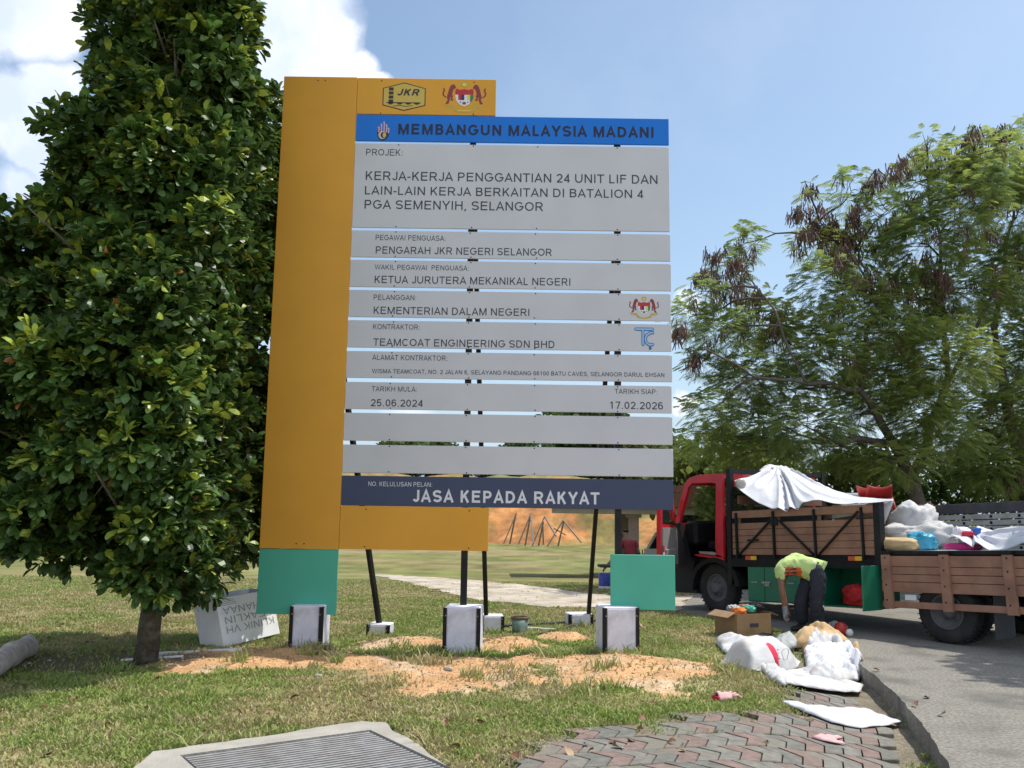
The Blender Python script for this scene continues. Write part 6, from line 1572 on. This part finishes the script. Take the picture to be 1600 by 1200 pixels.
# white car beyond the lorry cab (rear to the left)
Yc = 29.0; gzc = float(hz(6, Yc)); x0 = at(1004, 880, Yc)[0]
car = empty('white_car', (x0, Yc, gzc), R(-12), 'white hatchback car partly hidden behind the open lorry door', 'car')
mb = MB(); prof = [(0, .25), (-.02, .62), (.10, .80), (.42, 1.38), (.7, 1.45), (1.7, 1.45), (2.3, 1.38), (3.0, .92), (3.8, .80), (3.95, .55), (3.95, .25)]
mb.prism(prof, 1, 0, 1.62); body = mb.build('body', [MT['carwhite']], car)
mb = MB(); mb.add([(.10, .10, .84), (.10, 1.52, .84), (.395, 1.44, 1.36), (.395, .18, 1.36)], [(0, 1, 2, 3)]); mb.add([(x - .02, y, z) for x, y, z in [(.10, .10, .84), (.10, 1.52, .84), (.395, 1.44, 1.36), (.395, .18, 1.36)]], [(3, 2, 1, 0)]); mb.build('rear_window', [MT['glass']], car)
mb = MB(); mb.prism([(.20, .86), (.50, 1.38), (2.2, 1.34), (2.75, .90)], 1, -.008, -.002); mb.build('side_window', [MT['glass']], car)
for x in (.75, 3.15):
    for y in (.06, 1.56):
        mb = MB(); mb.lathe([(.001, -.09), (.28, -.09), (.30, -.05), (.30, .05), (.28, .09), (.001, .09)], (x, y, .30), 22, 1); mb.build('wheel', [MT['rubber']], car)
for y in (.12, 1.44):
    mb = MB(); mb.box((-.012, y, .70), (.03, .16, .24), 0, None, .01); mb.build('tail_light', [MT['sack_red']], car)
# ------------------------------------------------------------------ people
def skin_mesh(name, verts, edges, radii, m, parent, sub=2, root=0, mats=None, crease=0.0):
    me = bpy.data.meshes.new(name); me.from_pydata([tuple(v) for v in verts], edges, []); o = bpy.data.objects.new(name, me); scene.collection.objects.link(o)
    sk = o.modifiers.new('skin', 'SKIN'); sk.use_smooth_shade = True
    for i, d in enumerate(me.skin_vertices[0].data):
        r = radii[i]; d.radius = (r, r) if isinstance(r, (int, float)) else r; d.use_root = (i == root)
    sb = o.modifiers.new('sub', 'SUBSURF'); sb.levels = sub; sb.render_levels = sub
    dg = bpy.context.evaluated_depsgraph_get(); dg.update(); m2 = bpy.data.meshes.new_from_object(o.evaluated_get(dg)); bpy.data.objects.remove(o); bpy.data.meshes.remove(me)
    m2.name = name; m2.materials.clear()
    if crease > 0:
        nr_ = [v.normal.copy() for v in m2.vertices]
        for v, q in zip(m2.vertices, nr_):
            k = 1 - 2 * abs(mnoise.noise(Vector((v.co.x * 9, v.co.y * 9, v.co.z * 14)))); v.co += q * (k - .4) * crease
    return link(name, m2, mats or m, parent)

def hand(V, E, RR, wrist, d, side_v, palm=.05, scale=1.0):
    """adds a palm, four fingers and a thumb to a skeleton; returns nothing"""
    d = Vector(d).normalized(); s = Vector(side_v).normalized(); n = d.cross(s)
    c = len(V); V.append(Vector(V[wrist]) + d * .045 * scale); RR.append(.028 * scale); E.append((wrist, c))
    p2 = len(V); V.append(Vector(V[wrist]) + d * .085 * scale); RR.append(.030 * scale); E.append((c, p2))
    for k, ln in enumerate((.058, .068, .062, .048)):
        o = (k - 1.5) * .021 * scale; a = len(V)
        V.append(V[p2] + s * o + d * .018 * scale); RR.append(.0105 * scale); E.append((p2, a))
        V.append(V[a] + d * ln * .5 * scale + n * .008 * scale); RR.append(.0095 * scale); E.append((a, a + 1))
        V.append(V[a + 1] + d * ln * .42 * scale + n * .022 * scale); RR.append(.008 * scale); E.append((a + 1, a + 2))
    a = len(V); V.append(V[c] + s * .036 * scale + d * .008 * scale); RR.append(.012 * scale); E.append((c, a))
    V.append(V[a] + s * .022 * scale + d * .035 * scale + n * .01); RR.append(.0095 * scale); E.append((a, a + 1))

# ---- worker bending to the ground
Yw = 12.75
def wp(px, py, dY=0.0): return Vector(at(px, py, Yw + dY))
wr = Vector((wp(1266, 990).x, Yw, 0.0))
man = empty('person', wr, 0, 'worker in a lime shirt and dark trousers bending over, one gloved hand to the ground', 'person')
def w_(px, py, dY=0.0): return wp(px, py, dY) - wr
hipL, hipR = w_(1279, 899, -.10), w_(1268, 899, .13)
pel = (hipL + hipR) / 2 + Vector((.02, 0, .05))
wst = w_(1264, 886, .02); chs = w_(1244, 881, .06); shc = w_(1226, 887, .10); nek = w_(1222, 893, .20); hd = w_(1224, 897, .30)
shL, shR = w_(1219, 889, -.10), w_(1223, 890, .30)
elL, wrL = w_(1222, 924, -.14), w_(1226, 949, -.12); elR, wrR = w_(1223, 921, .34), w_(1229, 946, .22)
knL, anL, toL = w_(1275, 942, -.12), w_(1281, 984, -.06), w_(1268, 989, -.14); knR, anR, toR = w_(1250, 942, .10), w_(1254, 980, .16), w_(1242, 984, .12)
V = [pel, wst, chs, shc, nek, hd, shL, elL, wrL, shR, elR, wrR, hipL, knL, anL, toL, hipR, knR, anR, toR]
E = [(0, 1), (1, 2), (2, 3), (3, 4), (4, 5), (3, 6), (6, 7), (7, 8), (3, 9), (9, 10), (10, 11), (0, 12), (12, 13), (13, 14), (14, 15), (0, 16), (16, 17), (17, 18), (18, 19)]
RR = [.08, .09, .115, .10, .055, .085, .055, .043, .032, .055, .043, .032, .06, .052, .042, .035, .06, .052, .042, .035]
V = [Vector(v) for v in V]
e2_ = hd + Vector((-.02, .04, -.08)); V.append(e2_); RR.append(.075); E.append((5, len(V) - 1))
hand(V, E, RR, 8, (.02, -.1, -1), (.7, .6, 0)); hand(V, E, RR, 11, (.1, 0, -1), (-.6, .7, 0))
bodym = skin_mesh('body', V, E, RR, MT['skin'], man, 2, 0)
# shirt: torso and short sleeves
sV = [pel + Vector((-.0, 0, .015)), wst + Vector((0, 0, .005)), chs, shc + Vector((.01, 0, .0)), shL, shL.lerp(elL, .55), shR, shR.lerp(elR, .55)]
sE = [(0, 1), (1, 2), (2, 3), (3, 4), (4, 5), (3, 6), (6, 7)]
sR = [(.150, .165), (.155, .165), (.168, .18), (.14, .165), .088, .080, .088, .080]
om = MT['orange']
shirt = skin_mesh('shirt', sV, sE, sR, None, man, 3, 1, [MT['shirt'], mat('shirt_orange', (.62, .12, .03), .8), MT['ink'], mat('shirt_silver', (.55, .66, .36), .6)], crease=.022)
lo_c = w_(1238, 895, -.05)
for p in shirt.data.polygons:
    c = p.center; q = Vector((c.x, c.y, c.z)) + wr; rel = Vector(q) - Vector(CAM); zc = rel.dot(Vector(f_)); px = 800 + FPX * rel.dot(Vector(r_)) / zc; py = 600 - FPX * rel.dot(Vector(u_)) / zc
    if p.normal.y < .2 and c.y < chs.y + .02:
        if 1226 < px < 1245 and 886 < py < 905 + 0: p.material_index = 1 if int((py - 886) / 2.6) % 2 == 0 else 2
        elif 1245 <= px < 1253 and 886 < py < 904: p.material_index = 1
        elif 1272 < px < 1277 and py < 892: p.material_index = 3
# trousers
tV = [pel + Vector((.02, 0, .0)), hipL, knL, anL + Vector((0, 0, .03)), hipR, knR, anR + Vector((0, 0, .03)), wst.lerp(pel, .55)]
tE = [(0, 1), (1, 2), (2, 3), (0, 4), (4, 5), (5, 6), (0, 7)]
tR = [.14, .128, .098, .085, .128, .098, .085, .13]
skin_mesh('trousers', tV, tE, tR, MT['trousers'], man, 3, 0, crease=.018)
for a, t in ((anL, toL), (anR, toR)):
    d = (t - a); d.z = 0; d.normalize(); z0 = .045
    skin_mesh('boot', [a + Vector((0, 0, .10)), Vector((a.x, a.y, z0)), Vector((a.x, a.y, z0)) + d * .12, Vector((a.x, a.y, z0 - .008)) + d * .20], [(0, 1), (1, 2), (2, 3)], [.06, .052, .046, .036], MT['boot'], man, 2, 1)
gV, gE, gR = [wrL + Vector((0, 0, .03)), wrL], [(0, 1)], [.038, .037]
hand(gV, gE, gR, 1, (.02, -.1, -1), (.7, .6, 0), scale=1.14); skin_mesh('glove', gV, gE, gR, MT['glove'], man, 2, 0)
skin_mesh('hair', [hd + Vector((.0, -.02, .045)), hd + Vector((.015, .01, -.02)), hd + Vector((.02, -.015, .03))], [(0, 2), (2, 1)], [.075, .085, .085], MT['hair'], man, 2, 1)

# ---- seated person beyond the right post
Ys = 20.4; gs = float(hz(3, Ys))
def q_(px, py, dY=0.0): return Vector(at(px, py, Ys + dY))
sr0 = Vector((q_(986, 880).x, Ys, gs)); sit = empty('person', sr0, 0, 'person in a maroon shirt seated on the bench with their back turned', 'person')
def s_(px, py, dY=0.0): return q_(px, py, dY) - sr0
seat_z = tz + .12
pv = Vector((0, 0, seat_z)); ws = s_(985, 868); ch = s_(984, 852, .02); sh = s_(982, 844, .04); nk = s_(979, 838, .06); he = s_(977, 830, .08)
sl_, sr_ = s_(973, 846, .05), s_(991, 847, .02); el1, wr1 = s_(963, 868, .0), s_(948, 884, -.1); el2, wr2 = s_(998, 864, .0), s_(1002, 880, .2)
k1, a1, k2, a2 = Vector((-.36, .10, seat_z + .02)), Vector((-.40, .05, .08)), Vector((.22, .40, seat_z + .02)), Vector((.26, .42, .08))
V = [pv, ws, ch, sh, nk, he, sl_, el1, wr1, sr_, el2, wr2, Vector((-.12, .02, seat_z)), k1, a1, a1 + Vector((-.14, -.02, -.04)), Vector((.12, .06, seat_z)), k2, a2, a2 + Vector((.04, .14, -.04)), he + Vector((-.01, .03, -.05))]
E = [(0, 1), (1, 2), (2, 3), (3, 4), (4, 5), (3, 6), (6, 7), (7, 8), (3, 9), (9, 10), (10, 11), (0, 12), (12, 13), (13, 14), (14, 15), (0, 16), (16, 17), (17, 18), (18, 19), (5, 20)]
RR = [.13, .12, .13, .10, .05, .09, .055, .043, .032, .055, .043, .032, .085, .06, .045, .035, .085, .06, .045, .035, .075]
hand(V, E, RR, 8, (-.5, -.2, -.6), (.3, .7, 0)); hand(V, E, RR, 11, (.2, .3, -.8), (-.6, .5, 0))
skin_mesh('body', V, E, RR, MT['skin'], sit, 2, 0)
skin_mesh('shirt', [pv + Vector((0, 0, .03)), ws, ch, sh, sl_, sl_.lerp(el1, .6), sr_, sr_.lerp(el2, .6)], [(0, 1), (1, 2), (2, 3), (3, 4), (4, 5), (3, 6), (6, 7)], [.155, .145, .155, .118, .075, .066, .075, .066], MT['maroon'], sit, 2, 1)
skin_mesh('trousers', [pv, Vector((-.12, .02, seat_z)), k1, a1 + Vector((0, 0, .05)), Vector((.12, .06, seat_z)), k2, a2 + Vector((0, 0, .05))], [(0, 1), (1, 2), (2, 3), (0, 4), (4, 5), (5, 6)], [.15, .115, .085, .07, .115, .085, .07], MT['trousers'], sit, 2, 0)
skin_mesh('hair', [he + Vector((0, -.01, .03)), he + Vector((0, -.03, -.03))], [(0, 1)], [.098, .09], MT['hair'], sit, 2, 0)
